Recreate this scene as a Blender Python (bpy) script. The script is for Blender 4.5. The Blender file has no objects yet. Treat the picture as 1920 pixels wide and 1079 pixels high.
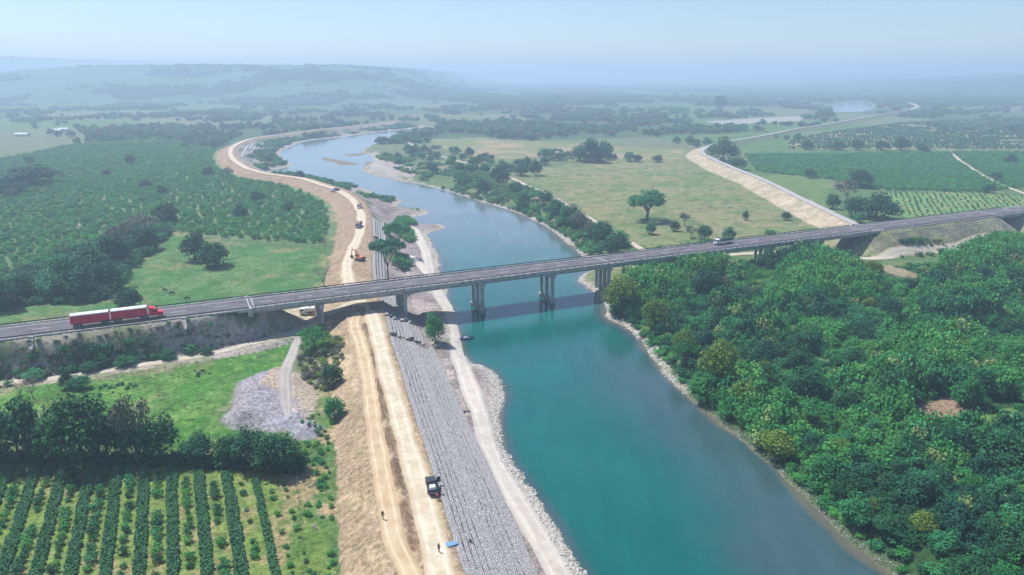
import bpy, bmesh, math, random
import numpy as np
from mathutils import Vector, Matrix

random.seed(7)
sc = bpy.context.scene
COL = sc.collection

# ------------------------------------------------------------------ camera, sky, sun, exposure
CAM_Z, F, PITCH = 83.0, 1350.0, math.radians(16.5)
CP, SP = math.cos(PITCH), math.sin(PITCH)
cam = bpy.data.objects.new('camera', bpy.data.cameras.new('camera'))
COL.objects.link(cam)
cam.location = (0, 0, CAM_Z)
cam.rotation_euler = (math.pi / 2 - PITCH, 0, 0)
cam.data.sensor_width = 36
cam.data.lens = 36 * F / 1920
cam.data.clip_start = 1
cam.data.clip_end = 40000
sc.camera = cam

SUN_EL = math.radians(60)
SUN_FROM = Vector((-0.86, 0.51))            # the sun stands beyond and to the left
world = bpy.data.worlds.new('World')
sc.world = world
world.use_nodes = True
wn = world.node_tree
sky = wn.nodes.new('ShaderNodeTexSky')
sky.sky_type = 'NISHITA'
sky.sun_disc = False
sky.sun_elevation = SUN_EL
sky.sun_rotation = math.atan2(SUN_FROM.x, SUN_FROM.y)
sky.air_density = 0.9
sky.dust_density = 0.4
sky.ozone_density = 4.0
bg = wn.nodes['Background']
bg.inputs['Strength'].default_value = 0.10
wn.links.new(sky.outputs[0], bg.inputs['Color'])
sun = bpy.data.objects.new('sun', bpy.data.lights.new('sun', 'SUN'))
COL.objects.link(sun)
sun.data.energy = 4.5
sun.data.angle = math.radians(1.2)
sun.data.color = (1.0, 0.98, 0.95)
sdir = Vector((SUN_FROM.x * math.cos(SUN_EL), SUN_FROM.y * math.cos(SUN_EL), math.sin(SUN_EL)))
sun.rotation_euler = sdir.to_track_quat('Z', 'Y').to_euler()
sun.location = (-100, 100, 300)
vs = sc.view_settings
vs.view_transform = 'Standard'
vs.look = 'None'
vs.gamma = 1
vs.exposure = 0.5
sc.cycles.volume_bounces = 4
sc.cycles.max_bounces = 6

# ------------------------------------------------------------------ helpers: layout
def P(px, py, z=3.5):
    """the point of the place, at height z, that the photograph shows at this pixel"""
    x = (px - 960) / F
    y = -(py - 539.5) / F
    Y = CP + SP * y
    Z = -SP + CP * y
    t = (z - CAM_Z) / Z
    return x * t, Y * t

def depth(x, y, z):
    return y * CP + (CAM_Z - z) * SP

def PP(pts, z=3.5):
    return np.array([P(a, b, z) for a, b in pts])

HL = math.hypot(1, .4625)
HD = np.array([1 / HL, .4625 / HL])            # direction of the highway
HN = np.array([-HD[1], HD[0]])                 # to its far side
ROAD_Z = 13.0
def hw(s, off=0.0):
    return HD * s + HN * off + np.array([0, 257.6])

# ------------------------------------------------------------------ helpers: noise and distances
def _hash(i, j, seed):
    n = (i.astype(np.int64) * 374761393 + j.astype(np.int64) * 668265263 + seed * 974711) & 0x7fffffff
    n = ((n ^ (n >> 13)) * 1274126177) & 0x7fffffff
    return ((n ^ (n >> 16)) & 0xffff) / 65535.0

def vnoise(x, y, seed=0):
    i = np.floor(x); j = np.floor(y)
    u = x - i; v = y - j
    u = u * u * (3 - 2 * u); v = v * v * (3 - 2 * v)
    i = i.astype(np.int64); j = j.astype(np.int64)
    a = _hash(i, j, seed); b = _hash(i + 1, j, seed); c = _hash(i, j + 1, seed); d = _hash(i + 1, j + 1, seed)
    return (a * (1 - u) + b * u) * (1 - v) + (c * (1 - u) + d * u) * v

def fbm(x, y, size, octv=4, seed=0):
    s = 0; a = 1.0; t = 0
    x = np.asarray(x, float) / size; y = np.asarray(y, float) / size
    for k in range(octv):
        s = s + a * vnoise(x, y, seed + k * 17); t += a
        x = x * 2.03 + 11.3; y = y * 2.03 + 5.7; a *= .5
    return s / t

def smooth(a, b, x):
    t = np.clip((x - a) / (b - a), 0, 1)
    return t * t * (3 - 2 * t)

def polydist(X, Y, pts, reach=60.0):
    """distance to a polyline, which side (+1 left of its direction) and the length along it; 1e3 beyond reach"""
    D = np.full(X.shape, 1e3); S = np.zeros(X.shape); U = np.zeros(X.shape)
    lo = pts.min(0) - reach; hi = pts.max(0) + reach
    m = (X > lo[0]) & (X < hi[0]) & (Y > lo[1]) & (Y < hi[1])
    idx = np.nonzero(m)[0]
    if len(idx) == 0:
        return D, S, U
    x = X[idx]; y = Y[idx]
    best = np.full(x.shape, 1e6); side = np.zeros(x.shape); al = np.zeros(x.shape)
    A = pts[:-1]; Ev = pts[1:] - A; Ln = np.hypot(Ev[:, 0], Ev[:, 1]); acc = np.concatenate([[0], np.cumsum(Ln)])
    for k0 in range(0, len(A), 8):                      # only the points near each stretch of the line
        ks = range(k0, min(k0 + 8, len(A)))
        bl = pts[k0:ks[-1] + 2]
        l0 = bl.min(0) - reach; h0 = bl.max(0) + reach
        near = np.nonzero((x > l0[0]) & (x < h0[0]) & (y > l0[1]) & (y < h0[1]))[0]
        if len(near) == 0:
            continue
        xn = x[near]; yn = y[near]; bn = best[near]; sn = side[near]; an = al[near]
        for k in ks:
            e = Ev[k]; l = Ln[k]
            if l < 1e-6:
                continue
            tc = np.clip(((xn - A[k][0]) * e[0] + (yn - A[k][1]) * e[1]) / (l * l), 0, 1)
            dx = xn - A[k][0] - tc * e[0]; dy = yn - A[k][1] - tc * e[1]
            d = dx * dx + dy * dy
            m_ = d < bn
            bn = np.where(m_, d, bn); sn = np.where(m_, np.sign(e[0] * dy - e[1] * dx), sn); an = np.where(m_, acc[k] + tc * l, an)
        best[near] = bn; side[near] = sn; al[near] = an
    D[idx] = np.sqrt(best); S[idx] = side; U[idx] = al
    return D, S, U

def inside(X, Y, poly):
    R = np.zeros(X.shape, bool)
    lo = poly.min(0); hi = poly.max(0)
    m = (X > lo[0]) & (X < hi[0]) & (Y > lo[1]) & (Y < hi[1])
    idx = np.nonzero(m)[0]
    x = X[idx]; y = Y[idx]; c = np.zeros(x.shape, bool)
    q = np.roll(poly, 1, 0)
    o_ = np.argsort(y); ys = y[o_]; xs = x[o_]; cs = np.zeros(x.shape, bool)
    for (x1, y1), (x2, y2) in zip(poly, q):
        if y1 == y2:
            continue
        i0, i1 = np.searchsorted(ys, [min(y1, y2), max(y1, y2)])
        if i1 > i0:
            cs[i0:i1] ^= xs[i0:i1] < (x2 - x1) * (ys[i0:i1] - y1) / (y2 - y1) + x1
    c[o_] = cs
    R[idx] = c
    return R

def sdf(X, Y, poly, reach=60.0):
    d, _, _ = polydist(X, Y, np.vstack([poly, poly[:1]]), reach)
    return np.where(inside(X, Y, poly), -d, d)

def spline(pts, step):
    """smooth curve through the points (Catmull-Rom), resampled about every step metres"""
    pts = np.asarray(pts, float)
    p = np.vstack([2 * pts[0] - pts[1], pts, 2 * pts[-1] - pts[-2]])
    out = []
    for i in range(1, len(p) - 2):
        a, b, c, d = p[i - 1], p[i], p[i + 1], p[i + 2]
        n = max(1, int(np.hypot(*(c - b)[:2]) / step))
        for k in range(n):
            t = k / n
            out.append(.5 * (2 * b + (c - a) * t + (2 * a - 5 * b + 4 * c - d) * t * t + (3 * b - a - 3 * c + d) * t ** 3))
    out.append(p[-2])
    out = np.array(out)
    keep = [0]
    for i in range(1, len(out) - 1):                    # coarser where it is far away
        if np.hypot(*(out[i] - out[keep[-1]])[:2]) > step * max(1.0, out[i][1] / 260.0) * .8:
            keep.append(i)
    return out[keep + [len(out) - 1]]

# ------------------------------------------------------------------ helpers: meshes, things, parts
class MB:
    def __init__(self):
        self.v = []; self.f = []
    def box(self, a, b, top=None):
        """box from corner a to corner b; top = (x inset front, x inset back, y inset) narrows the upper face"""
        x0, y0, z0 = a; x1, y1, z1 = b
        i = len(self.v)
        f_, b_, s_ = top or (0, 0, 0)
        self.v += [(x0, y0, z0), (x1, y0, z0), (x1, y1, z0), (x0, y1, z0),
                   (x0 + b_, y0 + s_, z1), (x1 - f_, y0 + s_, z1), (x1 - f_, y1 - s_, z1), (x0 + b_, y1 - s_, z1)]
        self.f += [(i, i + 3, i + 2, i + 1), (i + 4, i + 5, i + 6, i + 7), (i, i + 1, i + 5, i + 4),
                   (i + 1, i + 2, i + 6, i + 5), (i + 2, i + 3, i + 7, i + 6), (i + 3, i, i + 4, i + 7)]
        return self
    def tube(self, p0, p1, r0, r1=None, n=8, cap=True):
        r1 = r0 if r1 is None else r1
        p0 = Vector(p0); p1 = Vector(p1); d = (p1 - p0).normalized()
        u = d.orthogonal().normalized(); w = d.cross(u)
        i = len(self.v)
        for p, r in ((p0, r0), (p1, r1)):
            for k in range(n):
                a = 2 * math.pi * k / n
                self.v.append(tuple(p + u * (r * math.cos(a)) + w * (r * math.sin(a))))
        for k in range(n):
            self.f.append((i + k, i + (k + 1) % n, i + n + (k + 1) % n, i + n + k))
        if cap:
            self.f.append(tuple(i + k for k in reversed(range(n))))
            self.f.append(tuple(i + n + k for k in range(n)))
        return self
    def path(self, pts, radii, n=6):
        """one tapering tube through several points"""
        i = len(self.v); pts = [Vector(p) for p in pts]
        for q, (p, r) in enumerate(zip(pts, radii)):
            d = (pts[min(q + 1, len(pts) - 1)] - pts[max(q - 1, 0)]).normalized()
            u = d.orthogonal().normalized() if abs(d.z) < .9 else d.cross(Vector((0, 1, 0))).normalized()
            w = d.cross(u)
            for k in range(n):
                a = 2 * math.pi * k / n
                self.v.append(tuple(p + u * (r * math.cos(a)) + w * (r * math.sin(a))))
        for q in range(len(pts) - 1):
            for k in range(n):
                a, b = i + q * n + k, i + q * n + (k + 1) % n
                self.f.append((a, b, b + n, a + n))
        self.f.append(tuple(i + k for k in reversed(range(n))))
        self.f.append(tuple(i + (len(pts) - 1) * n + k for k in range(n)))
        return self
    def prism(self, prof, y0, y1):
        """outline in x, z pushed through y"""
        i = len(self.v); n = len(prof)
        self.v += [(x, y0, z) for x, z in prof] + [(x, y1, z) for x, z in prof]
        self.f.append(tuple(range(i, i + n)))
        self.f.append(tuple(reversed(range(i + n, i + 2 * n))))
        for k in range(n):
            a, b = i + k, i + (k + 1) % n
            self.f.append((b, a, a + n, b + n))
        return self
    def mesh(self, name, mat, smooth_=False):
        me = bpy.data.meshes.new(name)
        me.from_pydata(self.v, [], self.f)
        if mat:
            me.materials.append(mat)
        if smooth_:
            me.polygons.foreach_set('use_smooth', [True] * len(me.polygons))
        me.update()
        return me
    def build(self, name, mat, parent=None, smooth_=False, bevel=0):
        o = bpy.data.objects.new(name, self.mesh(name, mat, smooth_))
        COL.objects.link(o)
        o.parent = parent
        if bevel:
            m = o.modifiers.new('bevel', 'BEVEL'); m.width = bevel; m.segments = 2; m.limit_method = 'ANGLE'
        return o

def np_mesh(name, verts, faces, mat, smooth_=False):
    me = bpy.data.meshes.new(name)
    me.from_pydata(verts.tolist() if hasattr(verts, 'tolist') else verts, [], faces.tolist() if hasattr(faces, 'tolist') else faces)
    if mat:
        me.materials.append(mat)
    if smooth_:
        me.polygons.foreach_set('use_smooth', [True] * len(me.polygons))
    me.update()
    return me

def add(name, me, parent=None, loc=None, rz=0.0, scale=None):
    o = bpy.data.objects.new(name, me)
    COL.objects.link(o)
    o.parent = parent
    if loc is not None:
        o.location = loc
    o.rotation_euler.z = rz
    if scale is not None:
        o.scale = scale
    return o

def tag(o, label=None, cat=None, group=None, kind=None):
    if label: o['label'] = label
    if cat: o['category'] = cat
    if group: o['group'] = group
    if kind: o['kind'] = kind
    return o

def thing(name, label, cat, loc, rz=0.0, group=None):
    o = bpy.data.objects.new(name, None)
    COL.objects.link(o)
    o.location = loc; o.rotation_euler.z = rz
    o.empty_display_size = .2
    return tag(o, label, cat, group)

def copy_tree(o, parent=None):
    c = o.copy(); COL.objects.link(c); c.parent = parent
    for ch in list(o.children):
        copy_tree(ch, c)
    return c

# ------------------------------------------------------------------ helpers: materials
def new_mat(name):
    m = bpy.data.materials.new(name); m.use_nodes = True
    nt = m.node_tree
    return m, nt, nt.nodes['Principled BSDF']

def noise_node(nt, scale, detail=4, rough=.6, coord='Object', vec=None):
    n = nt.nodes.new('ShaderNodeTexNoise')
    n.inputs['Scale'].default_value = scale
    n.inputs['Detail'].default_value = detail
    n.inputs['Roughness'].default_value = rough
    if vec is None:
        tc = nt.nodes.new('ShaderNodeTexCoord'); vec = tc.outputs[coord]
    nt.links.new(vec, n.inputs['Vector'])
    return n

def math_node(nt, op, a, b=None, clamp=False):
    n = nt.nodes.new('ShaderNodeMath'); n.operation = op; n.use_clamp = clamp
    for k, v in ((0, a), (1, b)):
        if v is None: continue
        if hasattr(v, 'is_linked') or hasattr(v, 'links'): nt.links.new(v, n.inputs[k])
        else: n.inputs[k].default_value = v
    return n.outputs[0]

def mix_col(nt, fac, a, b, mode='MIX'):
    n = nt.nodes.new('ShaderNodeMix'); n.data_type = 'RGBA'; n.blend_type = mode
    for k, v in ((0, fac), (6, a), (7, b)):
        if hasattr(v, 'links'): nt.links.new(v, n.inputs[k])
        elif k == 0: n.inputs[k].default_value = v
        else: n.inputs[k].default_value = (*v, 1)
    return n.outputs[2]

def ramp(nt, src, p0, p1):
    n = nt.nodes.new('ShaderNodeMapRange')
    n.inputs['From Min'].default_value = p0; n.inputs['From Max'].default_value = p1
    nt.links.new(src, n.inputs['Value'])
    return n.outputs[0]

def bump(nt, bsdf, src, strength, dist):
    b = nt.nodes.new('ShaderNodeBump')
    b.inputs['Strength'].default_value = strength; b.inputs['Distance'].default_value = dist
    nt.links.new(src, b.inputs['Height']); nt.links.new(b.outputs[0], bsdf.inputs['Normal'])

def surface(name, c1, c2, scale=1.0, rough=.85, bump_d=0.0, detail=5, spec=.3, lo=.35, hi=.65):
    """two close colours mottled by noise"""
    m, nt, b = new_mat(name)
    n = noise_node(nt, scale, detail)
    nt.links.new(mix_col(nt, ramp(nt, n.outputs[0], lo, hi), c1, c2), b.inputs['Base Color'])
    b.inputs['Roughness'].default_value = rough
    b.inputs['Specular IOR Level'].default_value = spec
    if bump_d:
        bump(nt, b, n.outputs[0], .6, bump_d)
    return m

def stone_mat(name, cols, scale, rough=.9, bump_d=.1, dark=(.10, .09, .10)):
    """loose stones: cells of differing grey with dark joints"""
    m, nt, b = new_mat(name)
    tc = nt.nodes.new('ShaderNodeTexCoord')
    v = nt.nodes.new('ShaderNodeTexVoronoi'); v.inputs['Scale'].default_value = scale
    e = nt.nodes.new('ShaderNodeTexVoronoi'); e.feature = 'DISTANCE_TO_EDGE'; e.inputs['Scale'].default_value = scale
    geo = nt.nodes.new('ShaderNodeNewGeometry')
    nt.links.new(geo.outputs['Position'], v.inputs['Vector']); nt.links.new(geo.outputs['Position'], e.inputs['Vector'])
    sep = nt.nodes.new('ShaderNodeSeparateColor'); nt.links.new(v.outputs['Color'], sep.inputs[0])
    c = mix_col(nt, sep.outputs[0], cols[0], cols[1])
    n = noise_node(nt, .12, 4, vec=geo.outputs['Position'])
    c = mix_col(nt, ramp(nt, n.outputs[0], .35, .7), c, cols[2])
    j = ramp(nt, e.outputs['Distance'], .0, .12)
    c = mix_col(nt, j, dark, c)
    nt.links.new(c, b.inputs['Base Color'])
    b.inputs['Roughness'].default_value = rough; b.inputs['Specular IOR Level'].default_value = .2
    bump(nt, b, ramp(nt, e.outputs['Distance'], 0, .3), .9, bump_d)
    return m

def paint(name, col, rough=.4, metal=0.0, dirt=.25):
    m, nt, b = new_mat(name)
    n = noise_node(nt, 1.7, 5)
    d = tuple(c * (1 - dirt) + .16 * dirt for c in col)
    nt.links.new(mix_col(nt, ramp(nt, n.outputs[0], .4, .75), col, d), b.inputs['Base Color'])
    b.inputs['Roughness'].default_value = rough; b.inputs['Metallic'].default_value = metal
    return m

def foliage(name, c_dark, c_light, trans=.22):
    """leaves: tone differs from leaf to leaf and from plant to plant"""
    m, nt, b = new_mat(name)
    at = nt.nodes.new('ShaderNodeAttribute'); at.attribute_name = 'tone'
    oi = nt.nodes.new('ShaderNodeObjectInfo')
    f = math_node(nt, 'ADD', math_node(nt, 'MULTIPLY', at.outputs['Fac'], .65), math_node(nt, 'MULTIPLY', oi.outputs['Random'], .45))
    f = math_node(nt, 'SUBTRACT', f, .05, True)
    c = mix_col(nt, f, c_dark, c_light)
    hs = nt.nodes.new('ShaderNodeHueSaturation')
    nt.links.new(c, hs.inputs['Color'])
    h = nt.nodes.new('ShaderNodeMapRange')
    r2 = math_node(nt, 'FRACT', math_node(nt, 'MULTIPLY', oi.outputs['Random'], 17.3))
    nt.links.new(r2, h.inputs['Value']); h.inputs['To Min'].default_value = .478; h.inputs['To Max'].default_value = .52
    nt.links.new(h.outputs[0], hs.inputs['Hue'])
    c = hs.outputs[0]
    nt.links.new(c, b.inputs['Base Color'])
    b.inputs['Roughness'].default_value = .6; b.inputs['Specular IOR Level'].default_value = .12
    t = nt.nodes.new('ShaderNodeBsdfTranslucent'); nt.links.new(c, t.inputs['Color'])
    mx = nt.nodes.new('ShaderNodeMixShader'); mx.inputs[0].default_value = trans
    nt.links.new(b.outputs[0], mx.inputs[1]); nt.links.new(t.outputs[0], mx.inputs[2])
    nt.links.new(mx.outputs[0], nt.nodes['Material Output'].inputs['Surface'])
    return m

def stained(name, c1, c2, stain, amt):
    """concrete or asphalt with blotches and streaks of its own dirt"""
    m, nt, b = new_mat(name)
    geo = nt.nodes.new('ShaderNodeNewGeometry')
    n = noise_node(nt, .35, 5, .6, vec=geo.outputs['Position'])
    mp = nt.nodes.new('ShaderNodeMapping'); mp.inputs['Scale'].default_value = (1.3, 1.3, .12)
    nt.links.new(geo.outputs['Position'], mp.inputs['Vector'])
    st = noise_node(nt, 1.0, 4, .6, vec=mp.outputs[0])
    c = mix_col(nt, ramp(nt, n.outputs[0], .35, .65), c1, c2)
    c = mix_col(nt, math_node(nt, 'MULTIPLY', ramp(nt, st.outputs[0], .48, .68), amt), c, stain)
    nt.links.new(c, b.inputs['Base Color']); b.inputs['Roughness'].default_value = .88; b.inputs['Specular IOR Level'].default_value = .25
    return m
M = {}
M['concrete'] = stained('concrete', (.36, .36, .35), (.52, .52, .50), (.16, .155, .14), .65)
M['concrete_old'] = stained('weathered_concrete', (.27, .27, .26), (.46, .46, .44), (.11, .11, .10), .7)
M['asphalt'] = stained('asphalt', (.10, .09, .10), (.15, .135, .145), (.065, .06, .065), .6)
M['line'] = surface('road_paint', (.5, .5, .48), (.75, .75, .72), 1.5, .7)
M['steel'] = surface('galvanised_steel', (.16, .17, .18), (.27, .28, .29), 1.0, .5, 0)
M['dark_steel'] = surface('dull_dark_steel', (.045, .05, .055), (.09, .095, .10), 1.0, .6, 0)
M['tyre'] = surface('rubber', (.015, .015, .016), (.03, .03, .03), 3, .8)
M['glass'] = paint('dark_glass', (.02, .03, .04), .08, 0, .1)
M['chassis'] = paint('dark_chassis', (.04, .04, .045), .6, 0, .3)
M['rim'] = paint('grey_rim', (.4, .4, .42), .4, .6)
M['red_box'] = paint('deep_red_panel', (.62, .012, .045), .5, 0, .06)
M['red_cab'] = paint('bright_red_paint', (.70, .015, .03), .3, 0, .08)
M['white'] = paint('white_paint', (.78, .79, .80), .35, 0, .12)
M['chrome'] = paint('polished_metal', (.7, .7, .72), .2, .9)
M['orange'] = paint('orange_paint', (.60, .17, .03), .45, 0, .3)
M['black'] = paint('black_paint', (.03, .032, .04), .35, 0, .2)
M['grey'] = paint('grey_paint', (.30, .31, .33), .4, 0, .2)
M['navy'] = paint('navy_tarpaulin', (.02, .035, .10), .5, 0, .2)
M['blue'] = paint('blue_plastic', (.16, .32, .55), .5, 0, .15)
M['bark'] = surface('bark', (.10, .075, .05), (.20, .16, .12), 2, .9, .03)
M['bark_pale'] = surface('pale_bark', (.26, .22, .17), (.38, .34, .28), 2, .9, .03)
M['rust'] = surface('rusty_metal', (.22, .09, .04), (.32, .15, .08), 2, .8)
M['leaf_dark'] = foliage('dark_leaves', (.010, .064, .034), (.034, .155, .060))
M['leaf_mid'] = foliage('mid_green_leaves', (.015, .125, .048), (.060, .285, .090))
M['leaf_bright'] = foliage('bright_green_leaves', (.028, .170, .046), (.115, .400, .085), .3)
M['leaf_yellow'] = foliage('yellow_green_leaves', (.075, .155, .028), (.21, .34, .06), .3)
M['leaf_grey'] = foliage('dry_grey_leaves', (.085, .105, .070), (.18, .19, .13))
M['leaf_pale'] = foliage('pale_flowering_leaves', (.12, .24, .06), (.34, .42, .16))
M['crop'] = foliage('crop_leaves', (.040, .150, .065), (.160, .380, .165))
M['grass_blade'] = foliage('weed_leaves', (.060, .160, .032), (.17, .30, .065))
M['dry_blade'] = foliage('dry_weed_leaves', (.15, .15, .08), (.30, .26, .15))

# ------------------------------------------------------------------ layout of the land (pixels of the photograph -> places on the ground)
L_EDGE = [(1190, 1230), (1140, 1150), (1095, 1079), (1070, 1040), (1035, 975), (1012, 945), (975, 890), (950, 850), (936, 795), (940, 765), (945, 738),
          (922, 695), (885, 682), (866, 658), (862, 630), (852, 590), (840, 560), (842, 535), (828, 510), (822, 480), (808, 455), (803, 437), (838, 428), (820, 421),
          (785, 421), (770, 408), (806, 402), (790, 392), (745, 388), (752, 376), (720, 371), (690, 357), (655, 347), (610, 338), (565, 329), (508, 320), (545, 313), (540, 303),
          (524, 290), (545, 275), (575, 265), (640, 257), (700, 249), (760, 243), (800, 238)]
R_EDGE = [(1890, 1230), (1780, 1150), (1680, 1079), (1600, 1020), (1520, 945), (1440, 870), (1380, 820), (1310, 760), (1262, 718), (1240, 690), (1200, 640), (1175, 612), (1140, 596),
          (1132, 566), (1110, 545), (1090, 530), (1092, 516), (1112, 505), (1090, 478), (1045, 440), (1000, 413), (950, 393), (900, 378), (850, 362), (790, 346), (740, 338), (690, 325),
          (681, 316), (703, 303), (695, 292), (680, 283), (700, 272), (745, 260), (800, 250), (830, 240)]
lw = spline(PP(L_EDGE, 0), 3.0); rw = spline(PP(R_EDGE, 0), 3.0)
RIVER = np.vstack([lw, rw[::-1]])
FAR_WATER = [PP([(1560, 197), (1600, 191), (1632, 193), (1640, 205), (1600, 213), (1555, 212)], 0)]
LEVEE_PX = [(870, 1230), (830, 1150), (797, 1079), (792, 1060), (753, 886), (720, 752), (707, 690), (694, 640), (686, 590), (671, 530), (672, 480), (676, 440), (675, 400), (660, 375),
            (633, 357), (603, 347), (568, 336), (534, 331), (484, 323), (450, 309), (433, 292), (437, 276), (465, 263), (496, 257), (544, 251), (580, 246), (628, 241), (687, 235), (747, 227)]
LEVEE = spline(PP(LEVEE_PX, 7), 4.0)
LEVEE_HW = 5.8
RLEVEE = spline(PP([(1640, 432), (1603, 420), (1513, 377), (1430, 337), (1370, 313), (1318, 289), (1322, 279), (1345, 270), (1430, 255), (1500, 241), (1560, 232), (1660, 214), (1720, 203), (1712, 194)], 8), 6.0)
FLOOD = np.vstack([LEVEE, lw[::-1]])             # low ground between the levee and the water
HWAY_L = np.array([hw(-700), hw(-92 - 3.5)])
HWAY_R = np.array([hw(181 + 7.0), hw(276 - 7.0)])
HWAY_RR = np.array([hw(296 + 7.0), hw(900)])
BARS = [PP([(690, 300), (720, 318), (745, 335), (770, 345), (745, 338), (700, 327), (682, 312)], 0),       # gravel bars
        PP([(605, 296), (650, 303), (675, 310), (640, 310), (606, 300)], 0),
        PP([(640, 290), (690, 287), (680, 292), (650, 294)], 0)]
GRAVEL_N = PP([(690, 372), (760, 392), (800, 400), (790, 420), (840, 430), (820, 460), (822, 520), (790, 520), (740, 455), (730, 420), (700, 385)], 1)
HEAP = PP([(412, 792), (432, 768), (446, 720), (480, 704), (530, 690), (580, 712), (596, 745), (588, 775), (560, 800), (500, 810), (440, 806)], 3.5)
MEADOW = PP([(330, 445), (470, 458), (600, 468), (632, 500), (600, 545), (450, 570), (200, 600), (0, 612), (-300, 640), (-200, 590), (60, 575), (200, 560), (260, 500)], 3.5)
PASTURE_F = PP([(0, 735), (300, 700), (530, 648), (528, 690), (440, 720), (410, 800), (470, 830), (380, 850), (200, 800), (0, 800), (-300, 840), (-300, 770)], 3.5)
PASTURE_R = PP([(1000, 315), (1100, 304), (1300, 300), (1420, 345), (1560, 420), (1500, 445), (1230, 470), (1195, 460), (1120, 410), (1000, 345)], 3.5)
PASTURE_R2 = PP([(790, 262), (900, 258), (1040, 268), (1150, 275), (1280, 280), (1290, 298), (1180, 300), (1040, 292), (900, 300), (850, 285)], 3.5)
PASTURE_R3 = PP([(1420, 330), (1470, 328), (1560, 338), (1545, 370), (1580, 405), (1680, 408), (1700, 416), (1620, 424)], 3.5)
CROPS = PP([(-420, 1150), (-330, 860), (0, 850), (250, 868), (420, 880), (540, 896), (560, 900), (640, 1100), (650, 1230), (-420, 1230)], 3.5)
ORCH_L = PP([(-500, 335), (0, 300), (140, 272), (300, 262), (420, 285), (412, 300), (440, 325), (520, 342), (590, 362), (622, 392), (628, 430), (600, 458), (470, 452), (330, 438), (300, 405), (220, 440), (120, 520), (0, 560), (-500, 650)], 3.5)
ORCH_R = PP([(1395, 290), (1500, 290), (1700, 288), (1920, 286), (2250, 290), (2250, 345), (1920, 352), (1850, 362), (1640, 356), (1540, 335), (1420, 322)], 3.5)
ORCH_R2 = PP([(1480, 262), (1560, 248), (1700, 230), (1900, 222), (2250, 225), (2250, 280), (1920, 280), (1480, 280)], 3.5)
YOUNG = PP([(1650, 360), (1850, 364), (1930, 370), (2120, 372), (2120, 376), (1910, 386), (1700, 410), (1690, 385)], 3.5)
JUNGLE = np.vstack([PP([(1790, 1150), (1690, 1079), (1525, 942), (1385, 815), (1268, 712), (1205, 632), (1150, 590), (1140, 560), (1165, 528), (1200, 508), (1252, 500), (1330, 490),
                        (1450, 486), (1560, 488), (1600, 502), (1700, 500), (1800, 486), (1870, 470), (2150, 462), (2300, 540), (2500, 800), (2500, 1250), (1900, 1250)], 3.5)])
BANK_N = PP([(700, 290), (760, 300), (860, 318), (930, 335), (1000, 360), (1080, 405), (1150, 445), (1190, 468), (1120, 478), (1090, 470), (1040, 434), (960, 395), (850, 358), (790, 340), (740, 320)], 2)
CLEARING = PP([(1712, 752), (1780, 745), (1812, 770), (1800, 786), (1740, 790), (1715, 778)], 3.5)
CLEAR_BUSH = PP([(1690, 742), (1790, 738), (1935, 762), (1935, 815), (1850, 838), (1740, 830), (1700, 800)], 3.5)
CLEAR_TRACK = PP([(1550, 468), (1640, 462), (1800, 448), (1815, 480), (1760, 520), (1745, 548), (1690, 540), (1640, 515), (1550, 502)], 3.5)
CLEARING2 = PP([(1655, 497), (1700, 505), (1722, 520), (1716, 530), (1680, 518), (1650, 508)], 3.5)
CLEARING3 = PP([(1735, 785), (1830, 780), (1930, 768), (1930, 785), (1850, 800), (1760, 808)], 3.5)

ROADS = {   # name: (centre line pixels, ground height for the pixels, half width, blend, flatten to z or None)
    'lane_pale': ([(875, 1230), (850, 1150), (832, 1090), (822, 1052), (797, 952), (780, 886), (741, 752), (722, 690), (711, 640), (700, 600), (690, 578)], 7, 2.6),
    'lane_tan': ([(800, 1150), (772, 1079), (750, 1035), (735, 995), (728, 952), (716, 886), (695, 752), (686, 690), (673, 640), (664, 606), (672, 585)], 7, 2.1),
    'track_left': ([(-260, 752), (-60, 728), (0, 720), (100, 711), (200, 696), (300, 680), (400, 663), (480, 643), (540, 627), (590, 612), (640, 592), (690, 578)], 3.5, 1.9),
    'levee_north': ([(690, 578), (664, 552), (655, 530), (651, 500), (656, 478), (668, 452), (676, 430), (676, 400), (660, 375), (633, 357), (603, 347), (568, 336), (534, 331), (484, 323), (450, 309), (433, 292),
                     (437, 276), (465, 263), (496, 257), (544, 251), (580, 246), (628, 241), (687, 235), (747, 227)], 7, 2.6),
    'heap_track': ([(560, 632), (552, 655), (538, 690), (535, 740), (540, 788)], 3.5, 1.6),
    'shore_track': ([(1150, 1230), (1075, 1110), (1042, 1060), (1000, 985), (952, 905), (915, 830), (898, 770), (872, 705), (860, 660), (858, 625), (842, 580), (815, 535), (806, 505), (798, 470), (783, 440), (770, 425)], 1.1, 2.7),
    'shore_loop': ([(748, 476), (770, 482), (790, 500), (806, 520)], 1.3, 1.9),
    'pasture_track': ([(1235, 486), (1195, 463), (1150, 436), (1100, 407), (1040, 372), (990, 349), (940, 327), (860, 303), (800, 285), (765, 268)], 3.5, 1.9),
    'underpass_track': ([(1180, 505), (1245, 490), (1300, 484), (1380, 478), (1450, 474), (1530, 477), (1580, 483), (1640, 485), (1700, 478), (1790, 467), (1850, 452)], 3.5, 2.6),
    'orchard_track': ([(1785, 288), (1800, 302), (1830, 322), (1870, 344), (1925, 366), (1990, 390)], 3.5, 1.6),
    'levee_right': ([(1640, 432), (1603, 420), (1513, 377), (1430, 337), (1370, 313), (1318, 289), (1322, 279), (1345, 270), (1430, 255), (1500, 241), (1560, 232), (1660, 214), (1720, 203), (1712, 194)], 8, 2.5),
}
RD = {k: (spline(PP(v[0], v[1]), 2.0), v[2]) for k, v in ROADS.items()}
TRACK_Z = RD['track_left'][0]

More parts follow.
